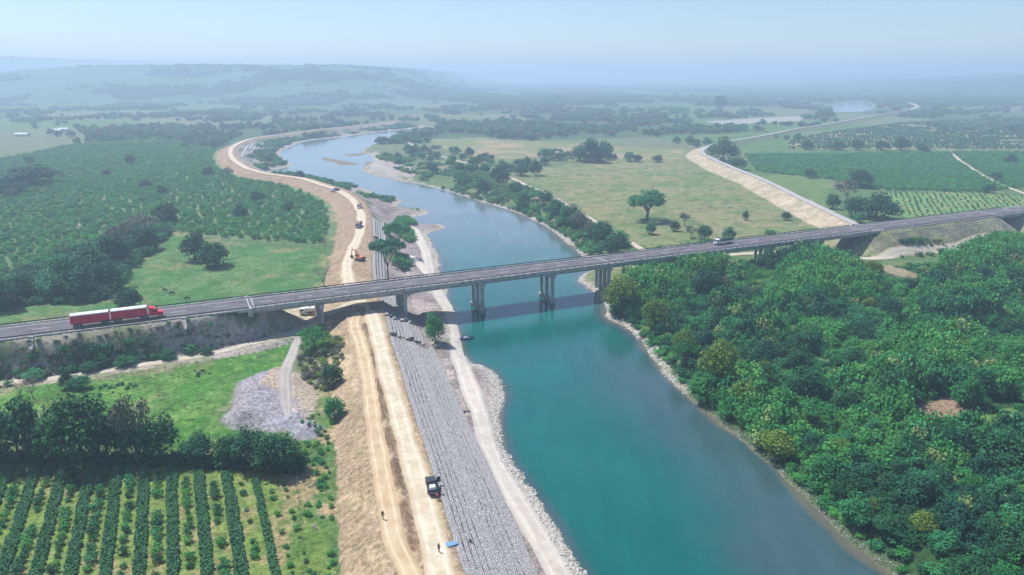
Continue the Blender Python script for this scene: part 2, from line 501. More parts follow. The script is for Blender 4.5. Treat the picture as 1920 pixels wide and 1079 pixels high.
RIDGE_X = np.array([-4000, -2600, -1900, -1780, -1650, -1400, -1150, -950, -800, -620, -520, -430, -340, -220, 0, 400])
RIDGE_Z = np.array([60, 84, 78, 98, 106, 109, 111, 110, 111, 109, 100, 76, 46, 20, 4, 0])

def ground(X, Y, fields=False):
    X = np.asarray(X, float).ravel(); Y = np.asarray(Y, float).ravel()
    n1 = fbm(X, Y, 45, 4, 3) - .5
    n2 = fbm(X, Y, 6, 3, 9) - .5
    H = 3.5 + n1 * 1.0 + n2 * .25
    fl = inside(X, Y, FLOOD)
    H = np.where(fl, 1.25 + n1 * .5 + n2 * .35, H)
    # hills far left, a low rise far right
    rz = np.interp(X, RIDGE_X, RIDGE_Z) - 3
    spur = fbm(X, Y, 420, 4, 31)
    up = smooth(1950 + 500 * (spur - .5), 2700, Y + 260 * (fbm(X, Y, 260, 3, 77) - .5))
    H = H + np.maximum(rz, 0) * up * (.82 + .18 * smooth(2500, 2750, Y)) * (1 + .05 * (fbm(X, Y, 60, 3, 8) - .5))
    H = H + 130 * smooth(-2850, -3500, X + 300 * (spur - .5)) * smooth(4300, 5200, Y) * (X < 0)
    H = H + 70 * smooth(1500, 3200, X) * smooth(2300, 3400, Y) * (.6 + .8 * spur)
    # levees
    d, s, u = polydist(X, Y, LEVEE, 45)
    e = d - LEVEE_HW
    lz = 7.0 + n2 * .12 - np.where(s > 0, np.maximum(e, 0) / 1.9, np.maximum(e, 0) * .41)
    berm = .8 * np.exp(-((d * s - 1.0) / .7) ** 2) * (Y < 215) * (.35 + fbm(X, Y, 5, 2, 5)) * smooth(104, 116, Y)
    lev = (lz + np.where(d < LEVEE_HW, berm, 0)) * 1.0
    rough = np.where((s > 0) & (e > 0), (fbm(X, Y, 2.2, 3, 41) - .5) * .9 * smooth(0, 2, e), 0)
    H0 = H.copy()
    H = np.maximum(H, np.where(d < 45, lev + rough, -9))
    levm = (d < 45) & (lev > H0 - .2)
    d2, s2, u2 = polydist(X, Y, RLEVEE, 45)
    e2 = np.maximum(d2 - 2.8, 0)
    l2 = 8.0 - np.where(s2 > 0, e2 * .36, e2 * .55) + n2 * .5
    lev2 = (d2 < 45) & (l2 > H - .1)
    H = np.maximum(H, np.where(d2 < 45, l2, -9))
    # highway embankments
    emb = np.zeros(X.shape, bool)
    for k, seg in enumerate((HWAY_L, HWAY_R, HWAY_RR)):
        dd, ss, _ = polydist(X, Y, seg, 40)
        z = ROAD_Z - .12 - np.maximum(dd - 7.1, 0) / 1.45 + n2 * .5 * (dd > 7.6)
        m = (dd < 40) & (z > H)
        emb |= m & (dd > 6.8)
        H = np.where(m, z, H)
    # ramp of the dirt track up to the levee
    dt, _, ut = polydist(X, Y, TRACK_Z, 20)
    tot = np.sum(np.hypot(*np.diff(TRACK_Z, axis=0).T))
    tz = np.interp(ut, [0, tot - 30, tot - 6, tot], [3.6, 3.7, 7.0, 7.0])
    w = 1 - smooth(2.6, 8, dt)
    H = np.where(dt < 20, H * (1 - w) + tz * w, H)
    # heaps of gravel
    hd = sdf(X, Y, HEAP, 12)
    left_part = smooth(-52, -66, X)
    H = H + np.where(hd < 0, np.minimum(-hd * .75, 2.6) * (.5 + .9 * fbm(X, Y, 7, 3, 21)) * (.12 + .88 * left_part), 0)
    for (a, b, r, hh) in ((545, 798, 3.3, 1.6), (563, 800, 3.5, 1.9), (577, 812, 3.9, 2.1), (520, 800, 3.0, .9)):
        cx, cy = P(a, b, 3.5)
        rr = np.hypot(X - cx, Y - cy)
        H = H + np.where(rr < r, hh * (1 - (rr / r) ** 1.3) * (.8 + .4 * fbm(X, Y, 1.2, 2, 3)), 0)
    # rivers
    wob = (fbm(X, Y, 9, 3, 51) - .5) * 3.2 * smooth(60, 300, Y) + (fbm(X, Y, 3, 2, 52) - .5) * 1.6
    rd = sdf(X, Y, RIVER, 60) + wob
    for q in FAR_WATER:
        rd = np.minimum(rd, sdf(X, Y, q, 60))
    north = smooth(280, 420, Y)
    rise = np.where(fl, .22, .42 - .16 * north)
    shore = .03 + rd * rise
    shore = np.where(levm & (rd > 1.0) & (d < 22), np.maximum(shore, lev), shore)
    H = np.where(rd < 14, np.minimum(H, np.maximum(shore, -2.6)), H)
    bar = np.zeros(X.shape, bool)
    for q in BARS:
        bd = sdf(X, Y, q, 20) + (fbm(X, Y, 14, 3, 61) - .5) * 9
        bz = np.minimum(.35, -bd * .12)
        bar |= (bz > -.05)
        H = np.where(bz > -.3, np.maximum(H, bz), H)
    if not fields:
        return H
    return H, dict(fl=fl, lev_d=d, lev_s=s, lev_e=e, levm=levm, lev2=lev2, lev2_s=s2, lev2_e=e2, emb=emb, heap=hd, rd=rd, bar=bar, n1=n1, n2=n2)

def G(x, y):
    return float(ground(np.array([x]), np.array([y]))[0])

# ------------------------------------------------------------------ ground: one sheet to the horizon
NR, NC = 980, 640
rows = 72 * (12000 / 72) ** (np.linspace(0, 1, NR))
cu = np.linspace(-1, 1, NC)
GY = np.repeat(rows, NC)
GX = (cu[None, :] * (rows * .84 + 62)[:, None]).ravel()
GH, FD = ground(GX, GY, True)
carve = np.zeros(GX.shape)
for k, (pl, hwid) in RD.items():
    dd, _, _ = polydist(GX, GY, pl, 12)
    carve = np.maximum(carve, 1 - smooth(hwid - .9, hwid - .1, dd))
zoff = lambda y: .05 + np.maximum(y - 150, 0) * .0007
GM = GH - .25 * carve * (GY < 900)
gab = (FD['lev_d'] < 45) & (FD['lev_s'] < 0) & (FD['lev_e'] > .3) & (FD['lev_e'] < 14.6) & (GY < 440)
GM = np.where(gab, GM - .9 * smooth(.2, 1.2, FD['lev_e']) * (1 - smooth(13.4, 14.4, FD['lev_e'])), GM)

def lerp(a, b, w):
    return a * (1 - w[:, None]) + np.asarray(b)[None, :] * w[:, None]
big = fbm(GX, GY, 30, 4, 101); mid = fbm(GX, GY, 7, 3, 102); fine = fbm(GX, GY, 2.2, 2, 103)
C = np.tile(np.array([.085, .150, .055]), (len(GX), 1))
C = lerp(C, (.15, .18, .08), smooth(.42, .62, big))
C = lerp(C, (.26, .23, .14), .6 * smooth(.56, .68, mid) * smooth(.45, .6, big))
# patchwork of far fields
far = smooth(560, 900, GY)
cell_x = np.floor((GX * .95 + GY * .3 + 70 * (fbm(GX, GY, 300, 2, 7) - .5)) / 230); cell_y = np.floor((GY - GX * .25) / 330 + .35 * fbm(GX, GY, 400, 2, 6))
cr = _hash(cell_x.astype(np.int64), cell_y.astype(np.int64), 5)
fields = np.stack([.06 + .05 * (cr > .72) + .04 * (cr > .5) * cr, .110 + .040 * (cr > .55) + .02 * cr, .05 + .035 * (cr > .72)], 1)
C = C * (1 - far[:, None]) + fields * far[:, None]
hillm = smooth(1900, 2200, GY)
hp = fbm(GX, GY, 190, 4, 121)
hc = lerp(np.tile(np.array([.068, .135, .065]), (len(GX), 1)), (.035, .085, .045), smooth(.46, .54, hp))
C = C * (1 - hillm[:, None]) + hc * hillm[:, None]
def region(poly, col, soft=3.0, amt=1.0, var=None):
    global C
    s_ = sdf(GX, GY, poly, 30) + (mid - .5) * soft * 2
    w_ = (1 - smooth(-soft * .3, soft * .3, s_)) * amt
    C = lerp(C, col, w_)
    if var is not None:
        C = lerp(C, var[0], w_ * var[1])
region(ORCH_L, (.125, .195, .085), 6, 1, ((.30, .28, .16), .75 * smooth(.55, .66, mid * .7 + big * .3)))
region(ORCH_R, (.075, .150, .060), 4, 1, ((.24, .23, .13), .6 * smooth(.58, .7, mid)))
region(ORCH_R2, (.16, .17, .09), 4, 1, ((.32, .27, .18), .8 * smooth(.5, .62, big)))
region(YOUNG, (.135, .245, .085), 3, 1, ((.19, .24, .09), smooth(.45, .65, mid)))
region(MEADOW, (.062, .165, .050), 5, 1, ((.115, .195, .070), smooth(.42, .60, big * .5 + mid * .5)))
region(PASTURE_F, (.065, .180, .032), 5, 1, ((.120, .225, .055), smooth(.42, .60, mid * .6 + fine * .4)))
region(PASTURE_R, (.140, .190, .075), 8, 1, ((.225, .215, .110), smooth(.40, .60, big * .6 + mid * .4)))
region(PASTURE_R2, (.18, .20, .085), 12, 1, ((.31, .24, .15), smooth(.5, .64, big)))
region(PASTURE_R3, (.12, .18, .06), 8)
region(JUNGLE, (.030, .075, .024), 4)
region(BANK_N, (.105, .155, .055), 6, 1, ((.26, .22, .14), .8 * smooth(.52, .64, big)))
region(CLEARING, (.27, .19, .13), 3)
region(CLEARING2, (.25, .21, .13), 3)
region(CLEARING3, (.11, .20, .05), 3)
region(CROPS, (.150, .215, .055), 2, 1, ((.28, .21, .115), .65 * smooth(.52, .64, mid * .6 + fine * .4)))
for q_, am in ((MEADOW, .55), (PASTURE_F, .4), (PASTURE_R, .6)):
    w_ = inside(GX, GY, q_)
    spots = smooth(.60, .70, fbm(GX, GY, 11, 4, 140)) * w_
    C = lerp(C, (.24, .20, .11), spots * am)
    rank = smooth(.56, .66, fbm(GX, GY, 4.5, 3, 141)) * w_
    C = lerp(C, (.05, .125, .03), rank * .55)
# strip of weeds and bare soil beside the levee foot
wl = FD['lev_e']; ls = FD['lev_s']
strip = (ls > 0) & (wl > 3.5) & (wl < 18) & (GY < 170)
C = lerp(C, (.085, .165, .04), .8 * strip * smooth(.35, .5, big))
C = lerp(C, (.33, .24, .14), .75 * strip * smooth(.55, .66, mid))
# grey brush ground north of the heap
br = PP([(585, 640), (640, 640), (650, 700), (610, 735), (570, 720), (560, 670)], 3.5)
region(br, (.20, .21, .13), 5, .9)
# heaps and stony yard
hw_ = 1 - smooth(-.8, .8, FD['heap'] + (mid - .5) * 3)
C = lerp(C, (.30, .275, .30), hw_)
C = lerp(C, (.44, .34, .22), hw_ * .7 * smooth(.52, .62, big) * (GX > -66))
for (a, b, r) in ((545, 798, 3.4), (563, 800, 3.6), (577, 812, 4.0), (520, 800, 3.1)):
    cx, cy = P(a, b, 3.5)
    C = lerp(C, (.31, .295, .335), 1 - smooth(r - .6, r + .3, np.hypot(GX - cx, GY - cy)))
# floodplain gravel and shores
C = lerp(C, (.33, .285, .265), FD['fl'] * 1.0)
C = lerp(C, (.20, .165, .155), FD['fl'] * smooth(.45, .6, mid) * .8)
gn = 1 - smooth(-3, 3, sdf(GX, GY, GRAVEL_N, 30) + (mid - .5) * 8)
C = lerp(C, (.26, .215, .21), gn)
C = lerp(C, (.17, .135, .13), gn * smooth(.5, .6, mid) * .8)
bushy = FD['fl'] * (GY > 300) * smooth(2, 5, FD['rd']) * smooth(.5, .56, big) * (gn < .4)
C = lerp(C, (.085, .14, .05), bushy * .8)
sh = smooth(-.4, .1, FD['rd']) * (1 - smooth(1.0, 3.2 + 2.5 * FD['fl'], FD['rd'] + (fine - .5) * 3))
C = lerp(C, (.40, .36, .31), sh * np.where(FD['fl'] | (GY > 225), 1, np.where(GY > 178, .5, .12)))
C = lerp(C, (.31, .27, .25), FD['bar'] * 1.0)
C = lerp(C, (.20, .16, .10), (FD['rd'] < 0) * 1.0)
bl = PP([(700, 287), (735, 300), (770, 316), (800, 330), (770, 338), (740, 330), (700, 320)], 1)
region(bl, (.36, .31, .28), 8, .9)
FARGRAVEL = PP([(1325, 229), (1420, 222), (1505, 219), (1548, 208), (1520, 190), (1560, 172), (1610, 156), (1610, 172), (1650, 190), (1655, 212), (1560, 222), (1500, 230), (1350, 236)], 3)
region(PP([(1325, 229), (1420, 222), (1505, 219), (1500, 228), (1350, 235)], 3), (.36, .33, .31), 8, .9)
for q_ in FAR_WATER:
    C = lerp(C, (.25, .24, .22), .35 * (1 - smooth(4, 12, sdf(GX, GY, q_, 40))))
under = PP([(505, 590), (560, 575), (620, 572), (690, 560), (722, 585), (640, 604), (560, 618), (515, 628)], 4)
region(under, (.46, .38, .27), 4, .9)
# levee soil
lw_ = FD['levm'] & (FD['lev_d'] < 45)
lw_ = lw_ & ~((ls < 0) & (wl > 1.2))
C = lerp(C, (.33, .248, .16), lw_ * 1.0)
crest = lw_ * (1 - smooth(-.4, .6, wl))
C = lerp(C, (.38, .285, .19), crest)
C = lerp(C, (.25, .18, .115), lw_ * .7 * smooth(.52, .66, fine * .35 + mid * .65))
C = lerp(C, (.50, .385, .245), lw_ * .5 * smooth(.5, .64, fbm(GX + GY * .3, GY * .35, 3, 3, 130)) * (ls > 0) * (wl > 0))
nb = lw_ * smooth(262, 290, GY)
C = lerp(C, (.30, .205, .15), nb * .65)
berm_m = np.exp(-((FD['lev_d'] * ls - 1.0) / .9) ** 2) * (GY < 225) * lw_
C = lerp(C, (.17, .11, .07), berm_m * smooth(.36, .5, mid))
foot = (FD['lev_d'] < 45) & (ls > 0) & ~FD['levm'] & (wl < 14)
C = lerp(C, (.45, .33, .19), foot * smooth(.5, .62, mid) * .6 * (1 - smooth(5, 13, wl)))
# right levee: pale slope
l2 = FD['lev2'] * 1.0
C = lerp(C, (.44, .36, .26), l2 * (FD['lev2_s'] > 0))
C = lerp(C, (.30, .27, .18), l2 * .6 * smooth(.48, .62, mid))
C = lerp(C, (.14, .18, .08), l2 * (FD['lev2_s'] < 0) * .8)
# highway banks: stones and dry grass
em = FD['emb'] * 1.0
C = lerp(C, (.25, .26, .13), em)
C = lerp(C, (.36, .31, .30), em * .8 * (GX < 0) * smooth(-128, -112, GX * HD[0] + (GY - 257.6) * HD[1]))
C = lerp(C, (.33, .28, .26), em * smooth(.42, .58, big) * np.where(GX > 100, .35, .6))
C = lerp(C, (.20, .175, .14), em * (GX > 100) * smooth(.40, .55, mid))
C = lerp(C, (.14, .18, .07), em * smooth(.54, .64, mid) * .6)
C = C * (.86 + .28 * fine)[:, None]

idx = np.arange(NR * NC).reshape(NR, NC)
faces = np.stack([idx[:-1, :-1], idx[:-1, 1:], idx[1:, 1:], idx[1:, :-1]], -1).reshape(-1, 4)
def grid_mesh(name, verts, faces, mat):
    me = bpy.data.meshes.new(name)
    me.vertices.add(len(verts)); me.vertices.foreach_set('co', verts.astype(np.float32).ravel())
    me.loops.add(faces.size); me.loops.foreach_set('vertex_index', faces.astype(np.int32).ravel())
    me.polygons.add(len(faces)); me.polygons.foreach_set('loop_start', np.arange(0, faces.size, 4, dtype=np.int32))
    me.polygons.foreach_set('loop_total', np.full(len(faces), 4, dtype=np.int32))
    me.polygons.foreach_set('use_smooth', np.ones(len(faces), bool))
    me.update(calc_edges=True)
    me.materials.append(mat)
    return me
def put_colour(me, name, c):
    a = me.color_attributes.new(name, 'FLOAT_COLOR', 'POINT')
    a.data.foreach_set('color', np.hstack([c, np.ones((len(c), 1))]).astype(np.float32).ravel())

m, nt, b = new_mat('ground_soil_and_grass')
at = nt.nodes.new('ShaderNodeAttribute'); at.attribute_name = 'soil'
n1 = noise_node(nt, .9, 6, .7); n2 = noise_node(nt, .13, 5, .6); n3 = noise_node(nt, 3.5, 3, .7)
c = mix_col(nt, 1, at.outputs['Color'], mix_col(nt, ramp(nt, n1.outputs[0], .3, .7), (.42, .46, .42), (1.55, 1.5, 1.5)), 'MULTIPLY')
c = mix_col(nt, 1, c, mix_col(nt, ramp(nt, n2.outputs[0], .3, .7), (.84, .88, .82), (1.14, 1.10, 1.16)), 'MULTIPLY')
c = mix_col(nt, 1, c, mix_col(nt, ramp(nt, n3.outputs[0], .3, .7), (.62, .64, .62), (1.36, 1.34, 1.34)), 'MULTIPLY')
nt.links.new(c, b.inputs['Base Color'])
b.inputs['Roughness'].default_value = .95; b.inputs['Specular IOR Level'].default_value = .1
bump(nt, b, n1.outputs[0], .8, .38)
M['ground'] = m
me = grid_mesh('ground', np.stack([GX, GY, GM], 1), faces, m)
put_colour(me, 'soil', C)
tag(add('ground', me), 'flat river plain of pastures, orchards, gravel banks and far wooded hills', kind='structure')

# ------------------------------------------------------------------ river water
m, nt, b = new_mat('river_water')
at = nt.nodes.new('ShaderNodeAttribute'); at.attribute_name = 'shoal'
geo = nt.nodes.new('ShaderNodeNewGeometry')
n0 = noise_node(nt, .02, 3, vec=geo.outputs['Position'])
deep = mix_col(nt, ramp(nt, n0.outputs[0], .35, .65), (.000, .088, .080), (.001, .112, .094))
c = mix_col(nt, ramp(nt, at.outputs['Fac'], 0, .62), deep, (.038, .080, .088))
c = mix_col(nt, ramp(nt, at.outputs['Fac'], .72, 1.0), c, (.13, .12, .085))
si = nt.nodes.new('ShaderNodeAttribute'); si.attribute_name = 'silt_sheen'
c = mix_col(nt, si.outputs['Fac'], c, (.195, .200, .215))  # far water paler: silt, and grazing sky reflection put into the base colour
mf = nt.nodes.new('ShaderNodeMapping'); mf.inputs['Scale'].default_value = (1, .16, 1); mf.inputs['Rotation'].default_value = (0, 0, -.35)
nt.links.new(geo.outputs['Position'], mf.inputs['Vector'])
fl_ = noise_node(nt, .22, 5, .65, vec=mf.outputs[0])
c = mix_col(nt, 1, c, mix_col(nt, ramp(nt, fl_.outputs[0], .3, .7), (.86, .88, .88), (1.13, 1.11, 1.11)), 'MULTIPLY')
nt.links.new(c, b.inputs['Base Color'])
wind = noise_node(nt, .03, 4, .6, vec=mf.outputs[0])
rr_ = nt.nodes.new('ShaderNodeMapRange'); rr_.inputs['From Min'].default_value = .38; rr_.inputs['From Max'].default_value = .66
rr_.inputs['To Min'].default_value = .02; rr_.inputs['To Max'].default_value = .10
nt.links.new(wind.outputs[0], rr_.inputs['Value']); nt.links.new(rr_.outputs[0], b.inputs['Roughness'])
b.inputs['Roughness'].default_value = .07; b.inputs['IOR'].default_value = 1.45
b.inputs['Specular IOR Level'].default_value = .5
mp = nt.nodes.new('ShaderNodeMapping'); mp.inputs['Scale'].default_value = (1, .6, 1); mp.inputs['Rotation'].default_value = (0, 0, .4)
nt.links.new(geo.outputs['Position'], mp.inputs['Vector'])
w1 = noise_node(nt, .9, 4, .65, vec=mp.outputs[0])
bump(nt, b, math_node(nt, 'MULTIPLY', w1.outputs[0], ramp(nt, wind.outputs[0], .1, .6)), .4, .16)
M['water'] = m
wy = 72 * (2600 / 72) ** np.linspace(0, 1, 420)
wx = np.linspace(-1, 1, 360)
WY = np.repeat(wy, 360); WX = (wx[None, :] * (wy * .60 + 70)[:, None] + (wy * .08)[:, None]).ravel()
wrd = sdf(WX, WY, RIVER, 60)
d_r, _, _ = polydist(WX, WY, rw, 60); d_l, _, _ = polydist(WX, WY, lw, 60)
wn1 = fbm(WX, WY, 18, 4, 201); wn2 = fbm(WX * .9 + WY * .35, WY * .25, 10, 3, 205)
shoal = np.clip((1 - smooth(6, 32, d_r + (wn1 - .5) * 18)) * (1 - smooth(175, 235, WY)) * .62, 0, 1)
shoal = np.maximum(shoal, (1 - smooth(.5, 6, d_r + (wn1 - .5) * 5)) * .95)
shoal = np.maximum(shoal, (1 - smooth(.2, 3.2, d_l)) * .9)
silt_sheen = .9 * smooth(225, 470, WY) * (.75 + .5 * (wn1 - .5))  # silt plus painted sky sheen, stronger with distance
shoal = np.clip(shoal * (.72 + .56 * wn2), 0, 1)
ii = np.arange(420 * 360).reshape(420, 360)
wf = np.stack([ii[:-1, :-1], ii[:-1, 1:], ii[1:, 1:], ii[1:, :-1]], -1).reshape(-1, 4)
keep = (ground(WX, WY) < 1.2)[wf].any(1)
wf = wf[keep]
used = np.unique(wf); remap = np.zeros(420 * 360, np.int64); remap[used] = np.arange(len(used))
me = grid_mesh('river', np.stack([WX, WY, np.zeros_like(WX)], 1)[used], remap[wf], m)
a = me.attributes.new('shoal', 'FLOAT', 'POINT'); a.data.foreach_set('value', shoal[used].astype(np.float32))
a = me.attributes.new('silt_sheen', 'FLOAT', 'POINT'); a.data.foreach_set('value', silt_sheen[used].astype(np.float32))
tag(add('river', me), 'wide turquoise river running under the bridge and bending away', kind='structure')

# ------------------------------------------------------------------ dirt roads
def road_mat(name, c1, c2, rut, rut_amt, edge=(.33, .26, .16)):
    m, nt, b = new_mat(name)
    at = nt.nodes.new('ShaderNodeAttribute'); at.attribute_name = 'across'
    geo = nt.nodes.new('ShaderNodeNewGeometry')
    n = noise_node(nt, .33, 6, .7, vec=geo.outputs['Position']); nf = noise_node(nt, 3, 4, .7, vec=geo.outputs['Position'])
    c = mix_col(nt, ramp(nt, n.outputs[0], .35, .68), c1, c2)
    a = math_node(nt, 'ABSOLUTE', at.outputs['Fac'])
    r = math_node(nt, 'SUBTRACT', 1, math_node(nt, 'MULTIPLY', math_node(nt, 'ABSOLUTE', math_node(nt, 'SUBTRACT', math_node(nt, 'ADD', a, math_node(nt, 'MULTIPLY', n.outputs[0], .12)), .5)), 5.5), True)
    nr_ = noise_node(nt, .22, 4, .6, vec=geo.outputs['Position'])
    c = mix_col(nt, math_node(nt, 'MULTIPLY', math_node(nt, 'MULTIPLY', r, rut_amt), ramp(nt, nr_.outputs[0], .3, .62)), c, rut)
    ed = ramp(nt, math_node(nt, 'ADD', a, math_node(nt, 'MULTIPLY', nf.outputs[0], .7)), .95, 1.35)
    c = mix_col(nt, ed, c, edge)
    c = mix_col(nt, 1, c, mix_col(nt, nf.outputs[0], (.72, .72, .72), (1.28, 1.28, 1.28)), 'MULTIPLY')
    nt.links.new(c, b.inputs['Base Color'])
    b.inputs['Roughness'].default_value = .95; b.inputs['Specular IOR Level'].default_value = .1
    bump(nt, b, nf.outputs[0], .5, .08)
    return m
M['lane_pale'] = road_mat('pale_packed_dirt', (.44, .36, .25), (.62, .54, .415), (.70, .63, .50), .6, (.40, .29, .175))
M['lane_tan'] = road_mat('tan_dirt_with_ruts', (.42, .30, .175), (.54, .42, .27), (.66, .56, .40), .75, (.38, .27, .16))
M['track'] = road_mat('grey_dirt_track', (.40, .35, .27), (.52, .46, .37), (.62, .57, .48), .7)
M['gravel_road'] = road_mat('gravel_crest_road', (.33, .31, .31), (.42, .40, .39), (.48, .45, .43), .5, (.36, .31, .24))
M['shore'] = road_mat('pale_gravel_track', (.44, .39, .33), (.56, .51, .44), (.64, .60, .53), .6, (.36, .33, .30))
def ribbon(name, key, mat, label, nx=9, taper=True):
    pl, hwid = RD[key]
    t = np.gradient(pl, axis=0); t /= np.hypot(t[:, 0], t[:, 1])[:, None]
    nrm = np.stack([-t[:, 1], t[:, 0]], 1)
    k = np.linspace(-1, 1, nx)
    along = np.arange(len(pl))
    wl_ = hwid * (1 + .7 * (fbm(along * 3.0, along * 0 + 3, 9, 3, 11) - .5)); wr_ = hwid * (1 + .7 * (fbm(along * 3.0, along * 0 + 30, 9, 3, 12) - .5))
    if taper:
        tp = np.clip(np.minimum(along + .4, len(pl) - .6 - along) / 4.0, .12, 1) ** .6
        wl_ = wl_ * tp; wr_ = wr_ * tp
    V = []
    for q in k:
        off = np.where(q < 0, wl_ * q, wr_ * q)
        V.append(pl + nrm * off[:, None])
    V = np.stack(V, 1).reshape(-1, 2)
    Z = ground(V[:, 0], V[:, 1]) + zoff(V[:, 1])
    edge = np.tile(np.abs(k) > .95, len(pl))
    Z = np.where(edge, Z - .14, Z)
    if taper: Z = Z - np.repeat(np.clip(1 - np.minimum(along, len(pl) - 1 - along) / 3.0, 0, 1) * .16, nx)
    i_ = np.arange(len(pl) * nx).reshape(len(pl), nx)
    f_ = np.stack([i_[:-1, :-1], i_[1:, :-1], i_[1:, 1:], i_[:-1, 1:]], -1).reshape(-1, 4)[:, ::-1]
    me = grid_mesh(name, np.hstack([V, Z[:, None]]), f_, mat)
    a = me.attributes.new('across', 'FLOAT', 'POINT'); a.data.foreach_set('value', np.tile(k, len(pl)).astype(np.float32))
    return tag(add(name, me), label, kind='structure')
ribbon('dirt_road', 'track_left', M['track'], 'dusty dirt track along the foot of the highway bank')
M['heap_track'] = road_mat('gravelly_track', (.33, .295, .275), (.42, .37, .33), (.50, .45, .37), .85, (.30, .275, .295))
ribbon('dirt_road', 'heap_track', M['heap_track'], 'rutted track down to the gravel heap')
ribbon('dirt_road', 'lane_tan', M['lane_tan'], 'rutted tan lane on the levee crest')
ribbon('dirt_road', 'lane_pale', M['lane_pale'], 'pale packed lane on the levee crest beside the stone steps')
ribbon('dirt_road', 'levee_north', M['lane_pale'], 'pale haul road curving along the levee beyond the bridge')
ribbon('dirt_road', 'shore_track', M['shore'], 'pale gravel track along the water')
ribbon('dirt_road', 'shore_loop', M['shore'], 'short track joining the shore beyond the bridge')
ribbon('dirt_road', 'pasture_track', M['track'], 'pale track between the pasture and the wooded river bank')
ribbon('dirt_road', 'underpass_track', M['track'], 'pale track passing under the far end of the bridge')
ribbon('dirt_road', 'orchard_track', M['track'], 'narrow track through the far orchard')
ribbon('dirt_road', 'levee_right', M['gravel_road'], 'grey gravel road on the crest of the far levee')

# ------------------------------------------------------------------ highway on its banks
HZ = math.atan2(HD[1], HD[0])
def hbox(mb, s0, s1, o0, o1, z0, z1):
    """box in highway coordinates (along, across, up)"""
    i = len(mb.v)
    for z in (z0, z1):
        for s_, o_ in ((s0, o0), (s1, o0), (s1, o1), (s0, o1)):
            x, y = hw(s_, o_); mb.v.append((x, y, z))
    mb.f += [(i, i + 3, i + 2, i + 1), (i + 4, i + 5, i + 6, i + 7), (i, i + 1, i + 5, i + 4), (i + 1, i + 2, i + 6, i + 5), (i + 2, i + 3, i + 7, i + 6), (i + 3, i, i + 4, i + 7)]
    return mb
road_spans = [(-700, -92), (181, 276), (296, 900)]
hl = None
dash_me = MB().box((-2.2, -.09, 0), (2.2, .09, .012)).mesh('lane_dash', M['line'])
for k, (a, b_) in enumerate(road_spans):
    mb = MB()
    hbox(mb, a, b_, -6.3, 6.3, ROAD_Z - .5, ROAD_Z)
    lab = ['asphalt highway on the long grassy bank', 'asphalt highway on the stony bank between the two bridges', 'asphalt highway running off past the short bridge'][k]
    r = tag(mb.build('highway', M['asphalt']), lab, kind='structure')
    for o_ in (-4.6, 4.6):
        hbox(MB(), a, b_, o_ - .08, o_ + .08, ROAD_Z + .004, ROAD_Z + .010).build('edge_line', M['line'], r)
    hbox(MB(), a, b_, -7.0, -6.3, ROAD_Z - .3, ROAD_Z + .12).build('kerb', M['concrete_old'], r)
    hbox(MB(), a, b_, 6.3, 7.0, ROAD_Z - .3, ROAD_Z + .12).build('kerb', M['concrete_old'], r)
    s_ = max(a, -215) + 6
    while s_ < min(b_, 420):
        x, y = hw(s_); o = add('lane_dash', dash_me, r, (x, y, ROAD_Z + .004), HZ); s_ += 12

def guard_rail(a, b_, off, label):
    x, y = hw(a, off)
    t = thing('guard_rail', label, 'guard rail', (x, y, ROAD_Z), HZ, 'guard rails along the highway banks')
    L_ = b_ - a
    MB().prism([(0, .48), (L_, .48), (L_, .80), (0, .80)], -.05, .03).build('rail', M['dark_steel'], t)
    post = MB().box((-.06, -.11, -.4), (.06, -.05, .78)).mesh('post', M['dark_steel'])
    q = 1.0
    while q < L_:
        add('post', post, t, (q, 0, 0)); q += 4.0
guard_rail(-215, -93, -6.65, 'steel guard rail on the near edge of the highway behind the red truck')
guard_rail(-215, -93, 6.65, 'steel guard rail on the far edge of the highway beside the horse meadow')
guard_rail(188, 275, -6.65, 'steel guard rail above the stony bank on the near road edge')
guard_rail(183, 275, 6.65, 'steel guard rail beside the young orchard on the far road edge')

# concrete chutes down the bank
for k, (s_, lab) in enumerate(((-150.5, 'pale concrete drain chute on the bank behind the red truck'), (-111.5, 'pale concrete drain chute on the bank in front of the red truck'))):
    x, y = hw(s_, -7.2)
    t = thing('drain_chute', lab, 'drain chute', (x, y, ROAD_Z - .1), HZ - math.pi / 2, 'drain chutes on the highway bank')
    L_, dz = 3.4, -2.35
    mb = MB()
    i = 0
    mb.v += [(0, -.35, .06), (0, .35, .06), (L_, .35, dz + .06), (L_, -.35, dz + .06), (0, -.35, -.5), (0, .35, -.5), (L_, .35, dz - .5), (L_, -.35, dz - .5)]
    mb.f += [(0, 3, 2, 1), (4, 5, 6, 7), (0, 1, 5, 4), (1, 2, 6, 5), (2, 3, 7, 6), (3, 0, 4, 7)]
    mb.build('channel', M['concrete_old'], t)
    for q in (-.47, .35):
        mb = MB()
        mb.v += [(0, q, .2), (0, q + .12, .2), (L_, q + .12, dz + .2), (L_, q, dz + .2), (0, q, -.5), (0, q + .12, -.5), (L_, q + .12, dz - .5), (L_, q, dz - .5)]
        mb.f += [(0, 3, 2, 1), (4, 5, 6, 7), (0, 1, 5, 4), (1, 2, 6, 5), (2, 3, 7, 6), (3, 0, 4, 7)]
        mb.build('side_wall', M['concrete_old'], t)
    MB().box((-.3, -.7, -.2), (.3, .7, .2)).build('inlet', M['concrete_old'], t)

